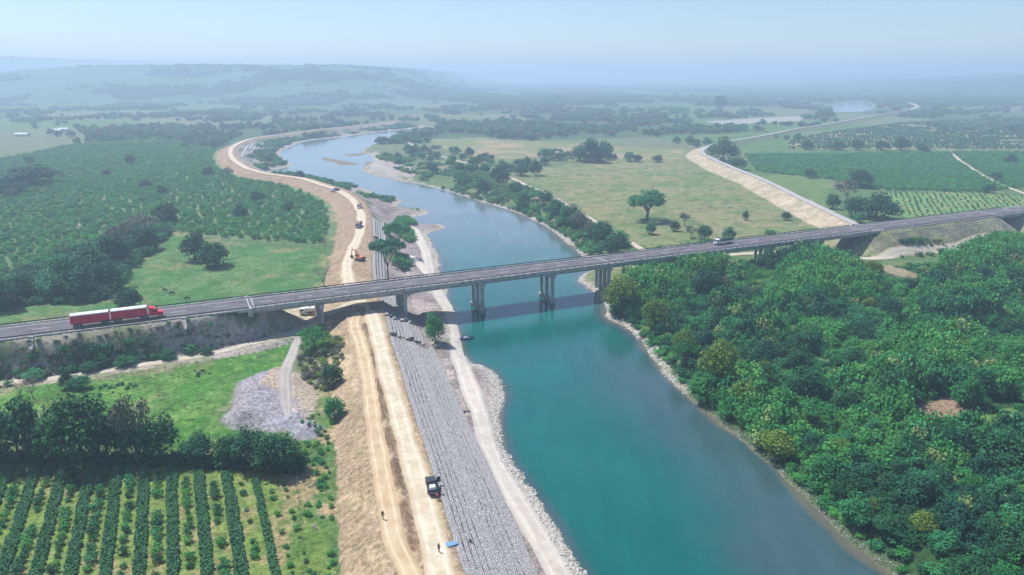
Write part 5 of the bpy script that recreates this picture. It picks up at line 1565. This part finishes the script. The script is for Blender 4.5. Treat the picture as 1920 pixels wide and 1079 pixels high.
def small_truck(loc, rz, label, cab_mat, kind_, name='truck', L_=6.6, group=None, body_mat=None):
    t = thing(name, label, 'truck', loc, rz, group)
    MB().box((0.2, -.4, .55), (L_ - .3, .4, .85)).build('chassis', M['chassis'], t)
    c = MB().prism([(L_ - 2.0, .6), (L_, .6), (L_, 1.5), (L_ - .35, 2.4), (L_ - 2.0, 2.45)], -1.05, 1.05).build('cab', cab_mat, t, bevel=.07)
    MB().prism([(L_ + .015, 1.55), (L_ + .02, 1.5), (L_ - .32, 2.35), (L_ - .345, 2.35)], -.9, .9).build('windscreen', M['glass'], c)
    for sy in (-1, 1):
        MB().box((L_ - 1.5, sy * 1.06 - .01, 1.5), (L_ - .5, sy * 1.06 + .01, 2.15)).build('side_window', M['glass'], c)
        MB().box((L_ - .02, sy * .75 - .15, .85), (L_ + .03, sy * .75 + .15, 1.05)).build('headlight', M['white'], c)
        wheel(t, L_ - 1.0, sy * .95, .45, .28); wheel(t, 1.3, sy * .9, .45, .42)
        if kind_ != 'stake': wheel(t, 2.3, sy * .9, .45, .42)
    if kind_ == 'stake':
        MB().box((0, -1.15, .9), (L_ - 2.15, 1.15, 1.1)).build('bed', M['white'], t)
        for sy in (-1, 1):
            MB().box((0, sy * 1.12 - .04, 1.1), (L_ - 2.15, sy * 1.12 + .04, 1.5)).build('side_board', M['white'], t)
        mb = MB(); n = 5
        for i in range(n + 1):
            for j in range(5):
                h_ = 2.7 + .35 * math.sin(i * 1.9 + j) * .5 - .25 * abs(j - 2)
                mb.v.append((.1 + (L_ - 2.35) * i / n, -1.0 + .5 * j, h_))
        mb.f += [(i * 5 + j, i * 5 + j + 1, (i + 1) * 5 + j + 1, (i + 1) * 5 + j) for i in range(n) for j in range(4)]
        mb.box((.1, -1.0, 1.1), (L_ - 2.25, 1.0, 2.4))
        mb.build('load', M['leafload'], t)
        MB().box((L_ - 2.2, -1.0, 1.1), (L_ - 2.1, 1.0, 2.9)).build('headboard', M['black'], t)
    elif kind_ == 'tank':
        mb = MB().tube((0.1, 0, 1.85), (L_ - 2.2, 0, 1.85), .98, n=18)
        tk = mb.build('tank', M['white'], t, False)
        MB().tube((1.9, 0, 2.75), (1.9, 0, 2.98), .3, n=10).build('hatch', M['grey'], tk)
        MB().box((.2, -.9, .85), (L_ - 2.3, .9, 1.15)).build('tank_frame', M['chassis'], t)
    elif kind_ == 'dump':
        b = MB().prism([(0, 1.1), (L_ - 2.2, 1.1), (L_ - 2.1, 2.6), (L_ - 1.6, 2.75), (L_ - 1.6, 2.65), (L_ - 2.0, 2.5), (-.25, 2.3)], -1.15, 1.15).build('dump_body', body_mat or M['black'], t)
        MB().box((.0, -1.05, 2.2), (L_ - 2.3, 1.05, 2.55), (.3, .3, .35)).build('soil_load', M['soil_load'], t)
    return t
M['leafload'] = surface('dark_green_load', (.015, .05, .03), (.04, .09, .05), 2.5, .9, .1)
M['soil_load'] = surface('soil_load', (.20, .14, .09), (.32, .23, .15), 2, .95, .1)
s1 = s_at(1372, 2.6, ROAD_Z)
x, y = hw(s1, 2.6)
small_truck((x, y, ROAD_Z + .01), HZ + math.pi, 'white flatbed truck with a tall dark load crossing the bridge', M['white'], 'stake', 'flatbed_truck', 9.2)
x, y = P(593, 588, 3.8)
small_truck((x, y, G(x, y) + .03), math.pi + .12, 'white tanker truck parked under the bridge beside the wall pier', M['white'], 'tank', 'tanker_truck', 5.6)
x, y = P(675, 389, 7)
small_truck((x, y, G(x, y) + .2), -math.pi / 2 + .1, 'small orange dump truck farther along the haul road', M['white'], 'dump', 'dump_truck', 6.0, None, M['orange'])
x, y = P(676, 424, 7)
small_truck((x, y, G(x, y) + .2), -math.pi / 2, 'black dump truck driving towards the bridge on the haul road', M['grey'], 'dump', 'dump_truck', 8.0, None, M['black'])

def pickup(loc, rz, label, mat, cargo=False, door=False, group=None):
    t = thing('pickup_truck', label, 'pickup', loc, rz, group)
    b = MB().prism([(0, .45), (5.2, .45), (5.3, .75), (5.2, 1.05), (3.75, 1.15), (3.7, 1.15), (0, 1.1)], -.95, .95).build('body', mat, t, bevel=.06)
    c = MB().box((1.9, -.88, 1.12), (3.85, .88, 1.82), (.55, .25, .12)).build('cab', mat, t, bevel=.05)
    MB().prism([(3.84, 1.18), (3.90, 1.18), (3.36, 1.79), (3.30, 1.79)], -.74, .74).build('windscreen', M['glass'], c)
    MB().prism([(1.92, 1.2), (1.88, 1.2), (2.12, 1.76), (2.16, 1.76)], -.7, .7).build('rear_window', M['glass'], c)
    for sy in (-1, 1):
        MB().prism([(2.25, 1.2), (3.6, 1.2), (3.28, 1.72), (2.35, 1.72)], sy * .84 - .03, sy * .84 + .03).build('side_window', M['glass'], c)
        MB().box((5.24, sy * .7 - .17, .75), (5.31, sy * .7 + .17, .93)).build('headlight', M['white'], b)
        MB().box((-.04, sy * .82 - .07, .7), (.01, sy * .82 + .07, .98)).build('tail_light', M['red_cab'], b)
        for q in (.95, 4.3): wheel(t, q, sy * .85, .38, .26)
    MB().box((.1, -.8, 1.105), (1.75, .8, 1.14)).build('bed', M['chassis'], b)
    for sy in (-.86, .86):
        MB().box((.05, sy - .06, 1.1), (1.85, sy + .06, 1.32)).build('bed_side', mat, b)
    if cargo:
        MB().box((.25, -.65, 1.14), (1.5, .55, 1.55), (.1, .1, .1)).build('cargo', M['white'], t)
        MB().box((-.7, -.8, .75), (-.02, .8, .83)).build('tailgate', mat, b)
    if door:
        d = MB().box((-.0, 0, .5), (.08, 1.0, 1.12)).build('open_door', mat, t); d.location = (3.5, -.95, .05); d.rotation_euler.z = -math.pi + .25
        d2 = MB().box((.0, .1, 1.12), (.06, .95, 1.65)).build('door_window', M['glass'], d)
    return t
a, b_ = np.array(P(804, 935, 7)), np.array(P(797, 905, 7))
hd_ = b_ - a
px_, py_ = P(812, 930, 7)
pick_loc = (px_, py_, G(px_, py_) + .06)
PICK_RZ = math.atan2(hd_[1], hd_[0]) - .02
pickup(pick_loc, PICK_RZ, 'dark grey pickup with an open door parked at the stone steps edge', M['black'], True, True)
x, y = P(636, 359, 7)
pickup((x, y, G(x, y) + .3), 2.6, 'dark blue pickup parked on the levee near the orchard corner', M['navy'])
x, y = P(626, 361, 7)
pickup((x, y, G(x, y) + .3), 2.2, 'white pickup beside the dark blue pickup on the levee', M['white'])
x, y = P(1622, 402, 3.5)
pickup((x, y, G(x, y) + .03), .3, 'white pickup half hidden under the levee tree clump', M['white'])

# excavator
x, y = P(675, 489, 7)
t = thing('excavator', 'orange excavator digging on the levee beyond the bridge', 'excavator', (x, y, G(x, y) + .02), 2.5)
for sy in (-1, 1):
    tr = MB().prism([(-1.9, .35), (-1.6, .0), (1.6, .0), (1.9, .35), (1.9, .55), (1.6, .85), (-1.6, .85), (-1.9, .55)], sy * 1.1 - .28, sy * 1.1 + .28).build('track', M['tyre'], t)
MB().box((-1.1, -.85, .45), (1.1, .85, .95)).build('undercarriage', M['chassis'], t)
bd = MB().box((-2.2, -1.25, 1.0), (1.3, 1.25, 1.95), (.1, .3, .08)).build('body', M['orange'], t, bevel=.06)
MB().box((-2.45, -1.2, 1.0), (-1.6, 1.2, 1.8), (0, .1, .1)).build('counterweight', M['black'], bd)
cb = MB().box((.1, .25, 1.95), (1.6, 1.2, 3.05), (.25, .05, .08)).build('cab', M['orange'], t)
MB().box((.35, 1.17, 2.15), (1.35, 1.215, 2.85)).build('side_window', M['glass'], cb)
MB().box((1.42, .35, 2.1), (1.60, 1.1, 2.8)).build('front_window', M['glass'], cb)
MB().path([(1.0, -.1, 1.7), (2.6, -.1, 4.2), (4.4, -.1, 4.3)], [.32, .28, .2], 4).build('boom', M['orange'], t)
MB().path([(4.6, -.1, 4.6), (5.2, -.1, 2.6), (5.3, -.1, 1.6)], [.26, .2, .15], 4).build('stick', M['orange'], t)
MB().prism([(5.2, 1.7), (5.7, 1.4), (5.6, .6), (4.9, .3), (4.6, .8), (5.0, 1.2)], -.6, .4).build('bucket', M['black'], t)
MB().tube((1.6, -.1, 1.8), (2.9, -.1, 3.7), .09, n=6).build('boom_cylinder', M['chrome'], t)

# boat at the shore
x, y = P(876, 636, 0)
t = thing('boat', 'small dark blue boat moored at the shore below the bridge', 'boat', (x, y, -.02), .25)
mb = MB(); prof = [(-2.0, .75), (-1.0, .9), (.4, .9), (1.5, .6), (2.2, .08)]
for q, w__ in prof: mb.v += [(q, -w__, .62), (q, -w__ * .72, -.18), (q, w__ * .72, -.18), (q, w__, .62)]
for i in range(len(prof) - 1):
    for j in range(3): mb.f.append((i * 4 + j, i * 4 + j + 1, i * 4 + j + 5, i * 4 + j + 4))
mb.f += [(3, 2, 1, 0), (16, 17, 18, 19)]
hull = mb.build('hull', M['navy'], t)
mb = MB(); mb.v = [(-1.9, -.7, .5), (1.4, -.55, .5), (2.0, 0, .55), (1.4, .55, .5), (-1.9, .7, .5)]; mb.f = [(0, 1, 2, 3, 4)]
mb.build('floor', M['black'], hull)
for q in (-1.2, 0.1): MB().box((q, -.8, .5), (q + .3, .8, .56)).build('bench_seat', M['blue'], t)
MB().box((-2.3, -.2, .1), (-1.95, .2, 1.0)).build('outboard_motor', M['grey'], t)
MB().box((-.8, -.4, .56), (-.2, .4, .9), (.1, .1, .1)).build('bundle', M['white'], t)

# blue sheets, bucket
x, y = P(846, 1024, 6.6); z = G(x, y)
t = thing('plastic_sheet', 'light blue folded plastic sheet lying at the top of the stone steps', 'plastic sheet', (x, y, 7.0), .5)
mb = MB()
for i in range(6):
    for j in range(4): mb.v.append((-.9 + .36 * i, -.5 + .33 * j, .12 + .09 * math.sin(i * 1.7 + j * 2.1)))
mb.f = [(i * 4 + j, i * 4 + j + 1, i * 4 + j + 5, i * 4 + j + 4) for i in range(5) for j in range(3)]
sh_ = mb.build('sheet', M['blue'], t)
sh_.modifiers.new('thick', 'SOLIDIFY').thickness = .05
mb = MB().box((-1.0, -.72, .02), (1.0, -.55, .2)); mb.build('roll', M['blue'], t)
x, y = P(882, 1020, 5)
tag(MB().tube((0, 0, 0), (0, 0, .4), .2, .26, n=12).build('bucket', M['black']), 'small dark bucket left on the stone steps', 'bucket').location = (x, y, 5.4)
x, y = P(873, 770, 1.5)
tag(MB().box((-1.2, -.35, 0), (1.2, .35, .12)).build('timber_pallet', M['chassis']), 'dark plank lying at the foot of the stone steps', 'plank').location = (x, y, G(x, y) + .02)

# ------------------------------------------------------------------ people and animals: one skin over a jointed frame
def skinned(name, joints, edges, zones, mats, subdiv=1):
    """joints {name: (x, y, z, radius)}; zones {joint: material index}"""
    names = list(joints); me = bpy.data.meshes.new(name)
    me.from_pydata([joints[k][:3] for k in names], [(names.index(a), names.index(b)) for a, b in edges], [])
    o = bpy.data.objects.new(name, me); COL.objects.link(o)
    md = o.modifiers.new('skin', 'SKIN'); md.use_smooth_shade = True
    for i, k in enumerate(names):
        me.skin_vertices[0].data[i].radius = (joints[k][3],) * 2
        me.skin_vertices[0].data[i].use_root = (i == 0)
    sb = o.modifiers.new('sub', 'SUBSURF'); sb.levels = sb.render_levels = subdiv
    out = bpy.data.meshes.new_from_object(o.evaluated_get(bpy.context.evaluated_depsgraph_get()))
    bpy.data.objects.remove(o)
    out.materials.clear()
    for m_ in mats: out.materials.append(m_)
    pos = np.array([joints[k][:3] for k in names])
    for p in out.polygons:
        c_ = np.array(p.center)
        p.material_index = zones.get(names[int(np.argmin(((pos - c_) ** 2).sum(1)))], 0)
        p.use_smooth = True
    return out
M['skin'] = surface('skin', (.24, .13, .08), (.30, .17, .11), 6, .6)
M['hair'] = surface('dark_hair', (.01, .008, .007), (.03, .02, .018), 20, .6)
M['cloth_dark'] = surface('dark_cloth', (.02, .022, .03), (.04, .042, .05), 8, .9)
M['cloth_grey'] = surface('grey_cloth', (.10, .11, .13), (.16, .17, .19), 8, .9)
M['cloth_red'] = surface('red_cloth', (.42, .02, .05), (.55, .04, .08), 8, .9)
M['denim'] = surface('denim', (.03, .05, .11), (.05, .08, .15), 8, .9)
def person_mesh(name, shirt, trousers, bend=0.0, stride=.1, arms=.1):
    J = {'pelvis': (0, 0, .95, .135)}
    cb_, sb_ = math.cos(bend), math.sin(bend)
    def up(h, fwd=0.0, side=0.0):                       # a point of the upper body, bent forward at the hip (forward = +x)
        return (sb_ * h + cb_ * fwd, side, .95 + cb_ * h - sb_ * fwd)
    J['waist'] = (*up(.17), .125); J['chest'] = (*up(.40, .01), .15); J['neck'] = (*up(.55, .01), .062)
    J['jaw'] = (*up(.62, .03), .082); J['head'] = (*up(.72, .02), .098); J['crown'] = (*up(.79, .0), .07)
    J['nose'] = (*up(.675, .125), .018)
    E_ = [('pelvis', 'waist'), ('waist', 'chest'), ('chest', 'neck'), ('neck', 'jaw'), ('jaw', 'head'), ('head', 'crown'), ('jaw', 'nose')]
    for s_, n_ in ((1, 'l'), (-1, 'r')):
        J['shoulder' + n_] = (*up(.47, 0, .19 * s_), .068)
        ex = .08 + (.25 if bend else arms * s_)
        el = up(.20, ex * .4, .26 * s_); wr = (el[0] + ex * .5, .24 * s_, el[2] - .24)
        J['elbow' + n_] = (*el, .045); J['wrist' + n_] = (*wr, .030)
        pm = (wr[0] + .03, wr[1], wr[2] - .07); J['palm' + n_] = (*pm, .034)
        J['hip' + n_] = (0, .10 * s_, .88, .105); J['knee' + n_] = (.05 + stride * s_ * .6, .11 * s_, .50, .068); J['ankle' + n_] = (-.02 + stride * s_, .11 * s_, .09, .045)
        J['toe' + n_] = (.15 + stride * s_, .125 * s_, .04, .042)
        E_ += [('chest', 'shoulder' + n_), ('shoulder' + n_, 'elbow' + n_), ('elbow' + n_, 'wrist' + n_), ('wrist' + n_, 'palm' + n_), ('pelvis', 'hip' + n_), ('hip' + n_, 'knee' + n_), ('knee' + n_, 'ankle' + n_), ('ankle' + n_, 'toe' + n_)]
        for f_, (dx, dy, ln) in enumerate(((.035, 0, .085), (.012, 0, .095), (-.012, 0, .09), (-.034, 0, .07), (.05, -.02 * s_, .05))):
            a_ = f'finger{f_}{n_}'; b_ = f'tip{f_}{n_}'
            J[a_] = (pm[0] + dx, pm[1] + dy, pm[2] - ln * .5, .0095); J[b_] = (pm[0] + dx * 1.1 + .02, pm[1] + dy, pm[2] - ln, .0085)
            E_ += [('palm' + n_, a_), (a_, b_)]
    Z = {'pelvis': 1, 'crown': 3, 'head': 2, 'jaw': 2, 'nose': 2, 'neck': 2}
    for n_ in 'lr':
        Z.update({'hip' + n_: 1, 'knee' + n_: 1, 'ankle' + n_: 1, 'toe' + n_: 4, 'wrist' + n_: 2, 'palm' + n_: 2})
        for f_ in range(5): Z[f'finger{f_}{n_}'] = 2; Z[f'tip{f_}{n_}'] = 2
    return skinned(name, J, E_, Z, [shirt, trousers, M['skin'], M['hair'], M['black']])
def person(px, py, z, rz, label, shirt, trousers, group=None, **kw):
    x, y = P(px, py, z)
    zz = G(x, y) + .06
    return tag(add('person', person_mesh('person', shirt, trousers, **kw), None, (x, y, zz), rz), label, 'person', group)
person(718, 974, 7, -1.2, 'person in black clothes walking on the rutted tan lane', M['cloth_dark'], M['cloth_dark'], stride=.22, arms=.2)
person(823, 1036, 7, 1.3, 'person in dark grey clothes standing on the pale lane near the blue sheet', M['cloth_grey'], M['cloth_dark'], stride=.08)
person(823, 938, 7, 3.0, 'person in a red shirt bending over behind the dark pickup', M['cloth_red'], M['denim'], bend=1.25)
person(826, 926, 7, 2.6, 'person in dark clothes standing beside the pickup bed', M['cloth_dark'], M['denim'], stride=.06)

M['coat_dark'] = surface('dark_brown_coat', (.03, .018, .012), (.06, .035, .022), 3, .7)
M['coat_white'] = surface('pale_coat', (.45, .42, .38), (.6, .58, .54), 3, .8)
def animal_mesh(name, mat, graze, horse):
    J = {'belly': (0, 0, 1.12, .34), 'rump': (-.62, 0, 1.22, .30), 'chest': (.58, 0, 1.14, .32), 'withers': (.75, 0, 1.32, .22)}
    E_ = [('belly', 'rump'), ('belly', 'chest'), ('chest', 'withers')]
    if graze: nk, pl_, mz = (1.08, 0, 1.02, .15), (1.30, 0, .58, .12), (1.42, 0, .22, .075)
    else: nk, pl_, mz = (1.08, 0, 1.62, .15), (1.22, 0, 1.86, .12), (1.58, 0, 1.66, .075)
    J['neck'] = nk; J['poll'] = pl_; J['muzzle'] = mz; E_ += [('withers', 'neck'), ('neck', 'poll'), ('poll', 'muzzle')]
    J['tail'] = (-.92, 0, 1.18, .06); J['tail_end'] = (-1.0, 0, .62, .045); E_ += [('rump', 'tail'), ('tail', 'tail_end')]
    for s_, n_ in ((1, 'l'), (-1, 'r')):
        J['ear' + n_] = (pl_[0] - .02, .10 * s_, pl_[2] + .12, .03); E_.append(('poll', 'ear' + n_))
        J['stifle' + n_] = (-.50, .17 * s_, .92, .17); J['hock' + n_] = (-.80, .17 * s_, .50, .075); J['fetlock' + n_] = (-.70, .17 * s_, .14, .055); J['hoof' + n_] = (-.66, .17 * s_, .03, .065)
        J['elbow' + n_] = (.58, .18 * s_, .86, .12); J['wrist' + n_] = (.62 + .04 * s_, .17 * s_, .46, .068); J['pastern' + n_] = (.60 + .06 * s_, .17 * s_, .13, .05); J['foot' + n_] = (.64 + .06 * s_, .17 * s_, .03, .06)
        E_ += [('rump', 'stifle' + n_), ('stifle' + n_, 'hock' + n_), ('hock' + n_, 'fetlock' + n_), ('fetlock' + n_, 'hoof' + n_), ('chest', 'elbow' + n_), ('elbow' + n_, 'wrist' + n_), ('wrist' + n_, 'pastern' + n_), ('pastern' + n_, 'foot' + n_)]
    return skinned(name, J, E_, {}, [mat])
HORSE_G = animal_mesh('horse', M['coat_dark'], True, True); HORSE_S = animal_mesh('horse', M['coat_dark'], False, True); COW = animal_mesh('cow', M['coat_white'], True, False)
for px, py, me_, rz, lab in ((310, 548, HORSE_S, 2.9, 'dark horse standing leftmost of the three in the meadow'), (322, 554, HORSE_G, .3, 'dark horse grazing close to the standing horse'), (352, 564, HORSE_G, 3.4, 'dark horse grazing apart, nearest the highway')):
    x, y = P(px, py, 3.5); z = G(x, y); x, y = P(px, py, z)
    tag(add('horse', me_, None, (x, y, z), rz), lab, 'horse', 'horses in the meadow')
for k, (px, py, rz, lab) in enumerate(((1330, 388, .5, 'pale cow in the pasture above the small pasture trees'), (1369, 389, 2.0, 'pale cow to the right in the pasture'), (1312, 393, 4.0, 'pale cow nearest the large spreading tree'), (1028, 339, 1.0, 'pale cow near the pasture corner tree'), (1116, 338, 3.0, 'pale cow below the pasture tree row'), (214, 546, 1.0, 'white cow in the shade of the meadow wood'))):
    x, y = P(px, py, 3.5)
    tag(add('cow', COW, None, (x, y, G(x, y)), rz), lab, 'cow', 'cattle in the pastures')

# ------------------------------------------------------------------ fences, posts, branches, stones
def fence(name, pts_px, step, label, h_=1.25, z=3.5):
    pl = spline(PP(pts_px, z), step)
    x0, y0 = pl[0]; z0 = G(x0, y0)
    t = thing(name, label, 'fence', (x0, y0, z0))
    pm = MB().tube((0, 0, -.3), (0, 0, h_), .07, .06, n=6).mesh('post', M['bark_pale'])
    zs_ = ground(pl[:, 0], pl[:, 1])
    for (x, y), zz in zip(pl, zs_): add('post', pm, t, (x - x0, y - y0, zz - z0))
    for hh in (.5, .85, 1.15):
        MB().path([(x - x0, y - y0, zz - z0 + hh) for (x, y), zz in zip(pl, zs_)], [.012] * len(pl), 3).build('wire', M['steel'], t)
fence('wire_fence', [(60, 742), (160, 722), (280, 700), (400, 678), (520, 652)], 3.4, 'post and wire fence between the dirt track and the bright pasture')
fence('wire_fence', [(556, 878), (560, 940), (566, 1010), (574, 1090)], 3.0, 'post and wire fence at the right side of the crop field')
fence('wire_fence', [(340, 442), (430, 452), (530, 462), (600, 468)], 4.0, 'post fence along the orchard edge of the horse meadow')
for k, (px, py) in enumerate(((1716, 474), (1740, 471), (1763, 468), (1785, 466))):
    x, y = P(px, py, 3.5)
    o = MB().box((-.12, -.12, -.2), (.12, .12, 1.3), (.03, .03, .03)).build('marker_post', M['white'])
    o.location = (x, y, G(x, y))
    tag(o, f'white marker post beside the underpass track, {ordn[k]} from the bridge', 'post', 'marker posts beside the underpass track')
x, y = P(589, 591, 3.8)
o = MB().box((-.6, -.5, 0), (.6, .5, 2.0), (.05, .05, .05)).build('rusty_tank', M['rust']); o.location = (x, y, G(x, y))
tag(o, 'rusty box standing beside the wall pier under the bridge', 'container')

def dead_branch(px, py, z, L_, label, seed, rz, mat='bark_pale', n=7, flat=.25):
    r = random.Random(seed); x, y = P(px, py, z)
    mb = MB(); zz = G(x, y) if z > .3 else 0
    mb.path([(-L_ / 2, 0, .08), (0, .1 * L_, .16), (L_ / 2, 0, .1)], [.13, .10, .04], 6)
    for k in range(n):
        a_ = r.uniform(-.4, .4) * L_
        e = (a_ + r.uniform(-.3, .3) * L_, r.uniform(-.4, .4) * L_, r.uniform(.05, flat) * L_)
        mb.path([(a_, .06 * L_, .12), ((a_ + e[0]) / 2, e[1] * .5, e[2] * .7), e], [.06, .04, .015], 4)
    o = mb.build('dead_branch', M[mat]); o.location = (x, y, zz); o.rotation_euler.z = rz
    return tag(o, label, 'dead branch')
dead_branch(955, 725, 0, 3.6, 'pale dead branch floating off the shore point', 1, .35, n=3, flat=.08)
dead_branch(592, 910, 3.5, 3.2, 'pile of dead branches at the end of the hedge', 2, .8, n=14)
dead_branch(592, 992, 3.5, 3.0, 'pale fallen branch in the weeds beside the field fence', 3, -.8)
dead_branch(494, 670, 3.5, 4.0, 'fallen pale branch on the pasture below the track', 4, .4)

def rock_mesh(seed, mat):
    r = np.random.RandomState(seed)
    bm = bmesh.new(); bmesh.ops.create_icosphere(bm, subdivisions=1, radius=.5)
    for v in bm.verts:
        v.co = Vector((v.co.x * (1 + .3 * r.randn()), v.co.y * (1 + .3 * r.randn()), v.co.z * .7 * (1 + .25 * r.randn())))
    me = bpy.data.meshes.new('rock'); bm.to_mesh(me); bm.free(); me.materials.append(mat)
    return me
M['rock_pale'] = surface('pale_river_stone', (.38, .35, .31), (.56, .53, .48), 1.2, .9, .02)
M['rock_grey'] = surface('grey_quarry_stone', (.20, .185, .19), (.38, .355, .36), 1.0, .9, .02)
ROCKP = [rock_mesh(k, M['rock_pale']) for k in range(4)]; ROCKG = [rock_mesh(k + 9, M['rock_grey']) for k in range(4)]
def stones(name, x, y, smin, smax, meshes, label, seed):
    rs_ = np.random.RandomState(seed)
    s_ = smin + (smax - smin) * rs_.rand(len(x)) ** 2
    scatter_object(name, lift(x, y, 0.02), np.stack([s_, s_ * rs_.uniform(.7, 1.2, len(x)), s_ * .8], 1), meshes, rs_.randint(0, len(meshes), len(x)), label, 'stones')
def along(poly, n, spread, seed, side=0.0):
    rs_ = np.random.RandomState(seed)
    l_ = np.concatenate([[0], np.cumsum(np.hypot(*np.diff(poly, axis=0).T))])
    u = rs_.uniform(0, l_[-1], n)
    x = np.interp(u, l_, poly[:, 0]) + rs_.normal(size=n) * spread + side; y = np.interp(u, l_, poly[:, 1]) + rs_.normal(size=n) * spread
    return x, y
sec = lw[(lw[:, 1] < 235)]
x, y = along(sec, 5200, 1.1, 1, -1.2); k = ground(x, y) > -.25; k &= clear_of_roads(x, y, -.5) | (sdf(x, y, RIVER, 30) < 2.6)
stones('shore_stones', x[k], y[k], .18, .75, ROCKP, 'pale stones along the water edge below the levee', 2)
sec = rw[(rw[:, 1] < 300) & (rw[:, 1] > 178)]
x, y = along(sec, 1500, 1.3, 3, .6); k = (ground(x, y) > -.3) & (ground(x, y) < 1.9)
stones('shore_stones', x[k], y[k], .2, .9, ROCKP, 'pale stones on the right shore below the woodland', 4)
x, y = along(rw[rw[:, 1] < 178], 500, .7, 5, .3); k = (ground(x, y) > -.3)
stones('shore_stones', x[k], y[k], .15, .5, ROCKG, 'small dark stones along the lower right water edge', 6)
sec = rw[(rw[:, 1] > 300) & (rw[:, 1] < 560)]
x, y = along(sec, 1600, 1.2, 7, .8); k = (ground(x, y) > -.3) & (ground(x, y) < 1.6)
stones('shore_stones', x[k], y[k], .3, .9, ROCKP, 'pale stone line along the far right shore', 8)
rb = np.array([hw(192, -8), hw(274, -8), hw(274, -17), hw(240, -20), hw(205, -16), hw(190, -12)])
x, y = grid_points(rb, 1.1, 1.1, .2, .5, 11)
stones('riprap', x, y, .35, 1.0, ROCKG, 'grey broken rock facing on the bank between the bridges', 12)
rb = np.array([hw(-118, -8), hw(-93, -8), hw(-88, -14), hw(-100, -18), hw(-114, -14)])
x, y = grid_points(rb, .8, .8, .2, .5, 13)
stones('riprap', x, y, .25, .7, ROCKG, 'grey rock facing at the bank end beside the long bridge', 14)
x, y = grid_points(HEAP, .55, .55, .3, .5, 15); k = (sdf(x, y, RD['heap_track'][0], 5) > 99) | (polydist(x, y, RD['heap_track'][0], 10)[0] > 2.2)
k &= np.random.RandomState(4).rand(len(x)) < np.where(x < -55, .75, .3)
stones('gravel_stones', x[k], y[k], .12, .5, ROCKG, 'grey stones covering the gravel heap', 16)
foot_pts = []
x, y = grid_points(PP([(600, 780), (640, 760), (640, 900), (640, 1079), (645, 1180), (600, 1150), (612, 900)], 3.5), 1.1, 1.1, .1, .5, 17)
k = np.random.RandomState(5).rand(len(x)) < .5
stones('soil_clods', x[k], y[k], .1, .45, [rock_mesh(40 + q, M['soil_load']) for q in range(3)] + ROCKP[:1], 'clods and stones along the levee foot', 18)

# ------------------------------------------------------------------ far houses
M['roof_tin'] = surface('tin_roof', (.36, .37, .39), (.5, .5, .52), .5, .6)
M['wall_white'] = surface('whitewash', (.6, .6, .57), (.75, .75, .72), .5, .9)
M['roof_rust'] = surface('rusty_tin_roof', (.30, .17, .12), (.42, .27, .20), .5, .7)
def house(px, py, w__, label, rz, roof='roof_tin'):
    x, y = P(px, py, 3.5); z = G(x, y); x, y = P(px, py, z)
    t = thing('house', label, 'house', (x, y, z - .3), rz, 'far farmhouses')
    d__ = w__ * .6
    wl2 = MB().box((-w__ / 2, -d__ / 2, 0), (w__ / 2, d__ / 2, 3.4)).build('wall', M['wall_white'], t)
    mb = MB(); a_, b_ = w__ / 2 + .6, d__ / 2 + .6
    mb.v = [(-a_, -b_, 3.3), (a_, -b_, 3.3), (a_, b_, 3.3), (-a_, b_, 3.3), (-a_, 0, 5.2), (a_, 0, 5.2)]
    mb.f = [(0, 1, 5, 4), (2, 3, 4, 5), (0, 4, 3), (1, 2, 5), (3, 2, 1, 0)]
    mb.build('roof', M[roof], t)
    MB().box((-.6, -d__ / 2 - .05, 0), (.6, -d__ / 2 - .003, 2.3)).build('door', M['chassis'], wl2)
    for q in (-.3, .3): MB().box((q * w__ - .7, -d__ / 2 - .05, 1.2), (q * w__ + .7, -d__ / 2 - .003, 2.3)).build('window', M['glass'], wl2)
for a in ((42, 256, 16, 'long white farmhouse at the left edge of the far plain', .1), (106, 248, 20, 'tin-roofed farmhouse half hidden by far trees', -.1), (120, 246, 12, 'small shed right beside the tin-roofed farmhouse', .3),
          (1700, 196, 22, 'white village house at the foot of the far right rise', .2), (1755, 194, 20, 'tin-roofed house beside the white village house', -.2), (1830, 192, 24, 'long pale house in the far right village', .1)):
    house(*a)

# ------------------------------------------------------------------ haze
m = bpy.data.materials.new('haze'); m.use_nodes = True; nt = m.node_tree
nt.nodes.remove(nt.nodes['Principled BSDF'])
pv = nt.nodes.new('ShaderNodeVolumePrincipled')
pv.inputs['Color'].default_value = (.64, .79, 1.0, 1)
pv.inputs['Density'].default_value = .00043
pv.inputs['Anisotropy'].default_value = .2
nt.links.new(pv.outputs[0], nt.nodes['Material Output'].inputs['Volume'])
mb = MB().box((-11500, -400, -5), (11500, 12600, 170))
hz = tag(mb.build('haze', m), 'pale blue haze filling the air over the plain', kind='stuff')
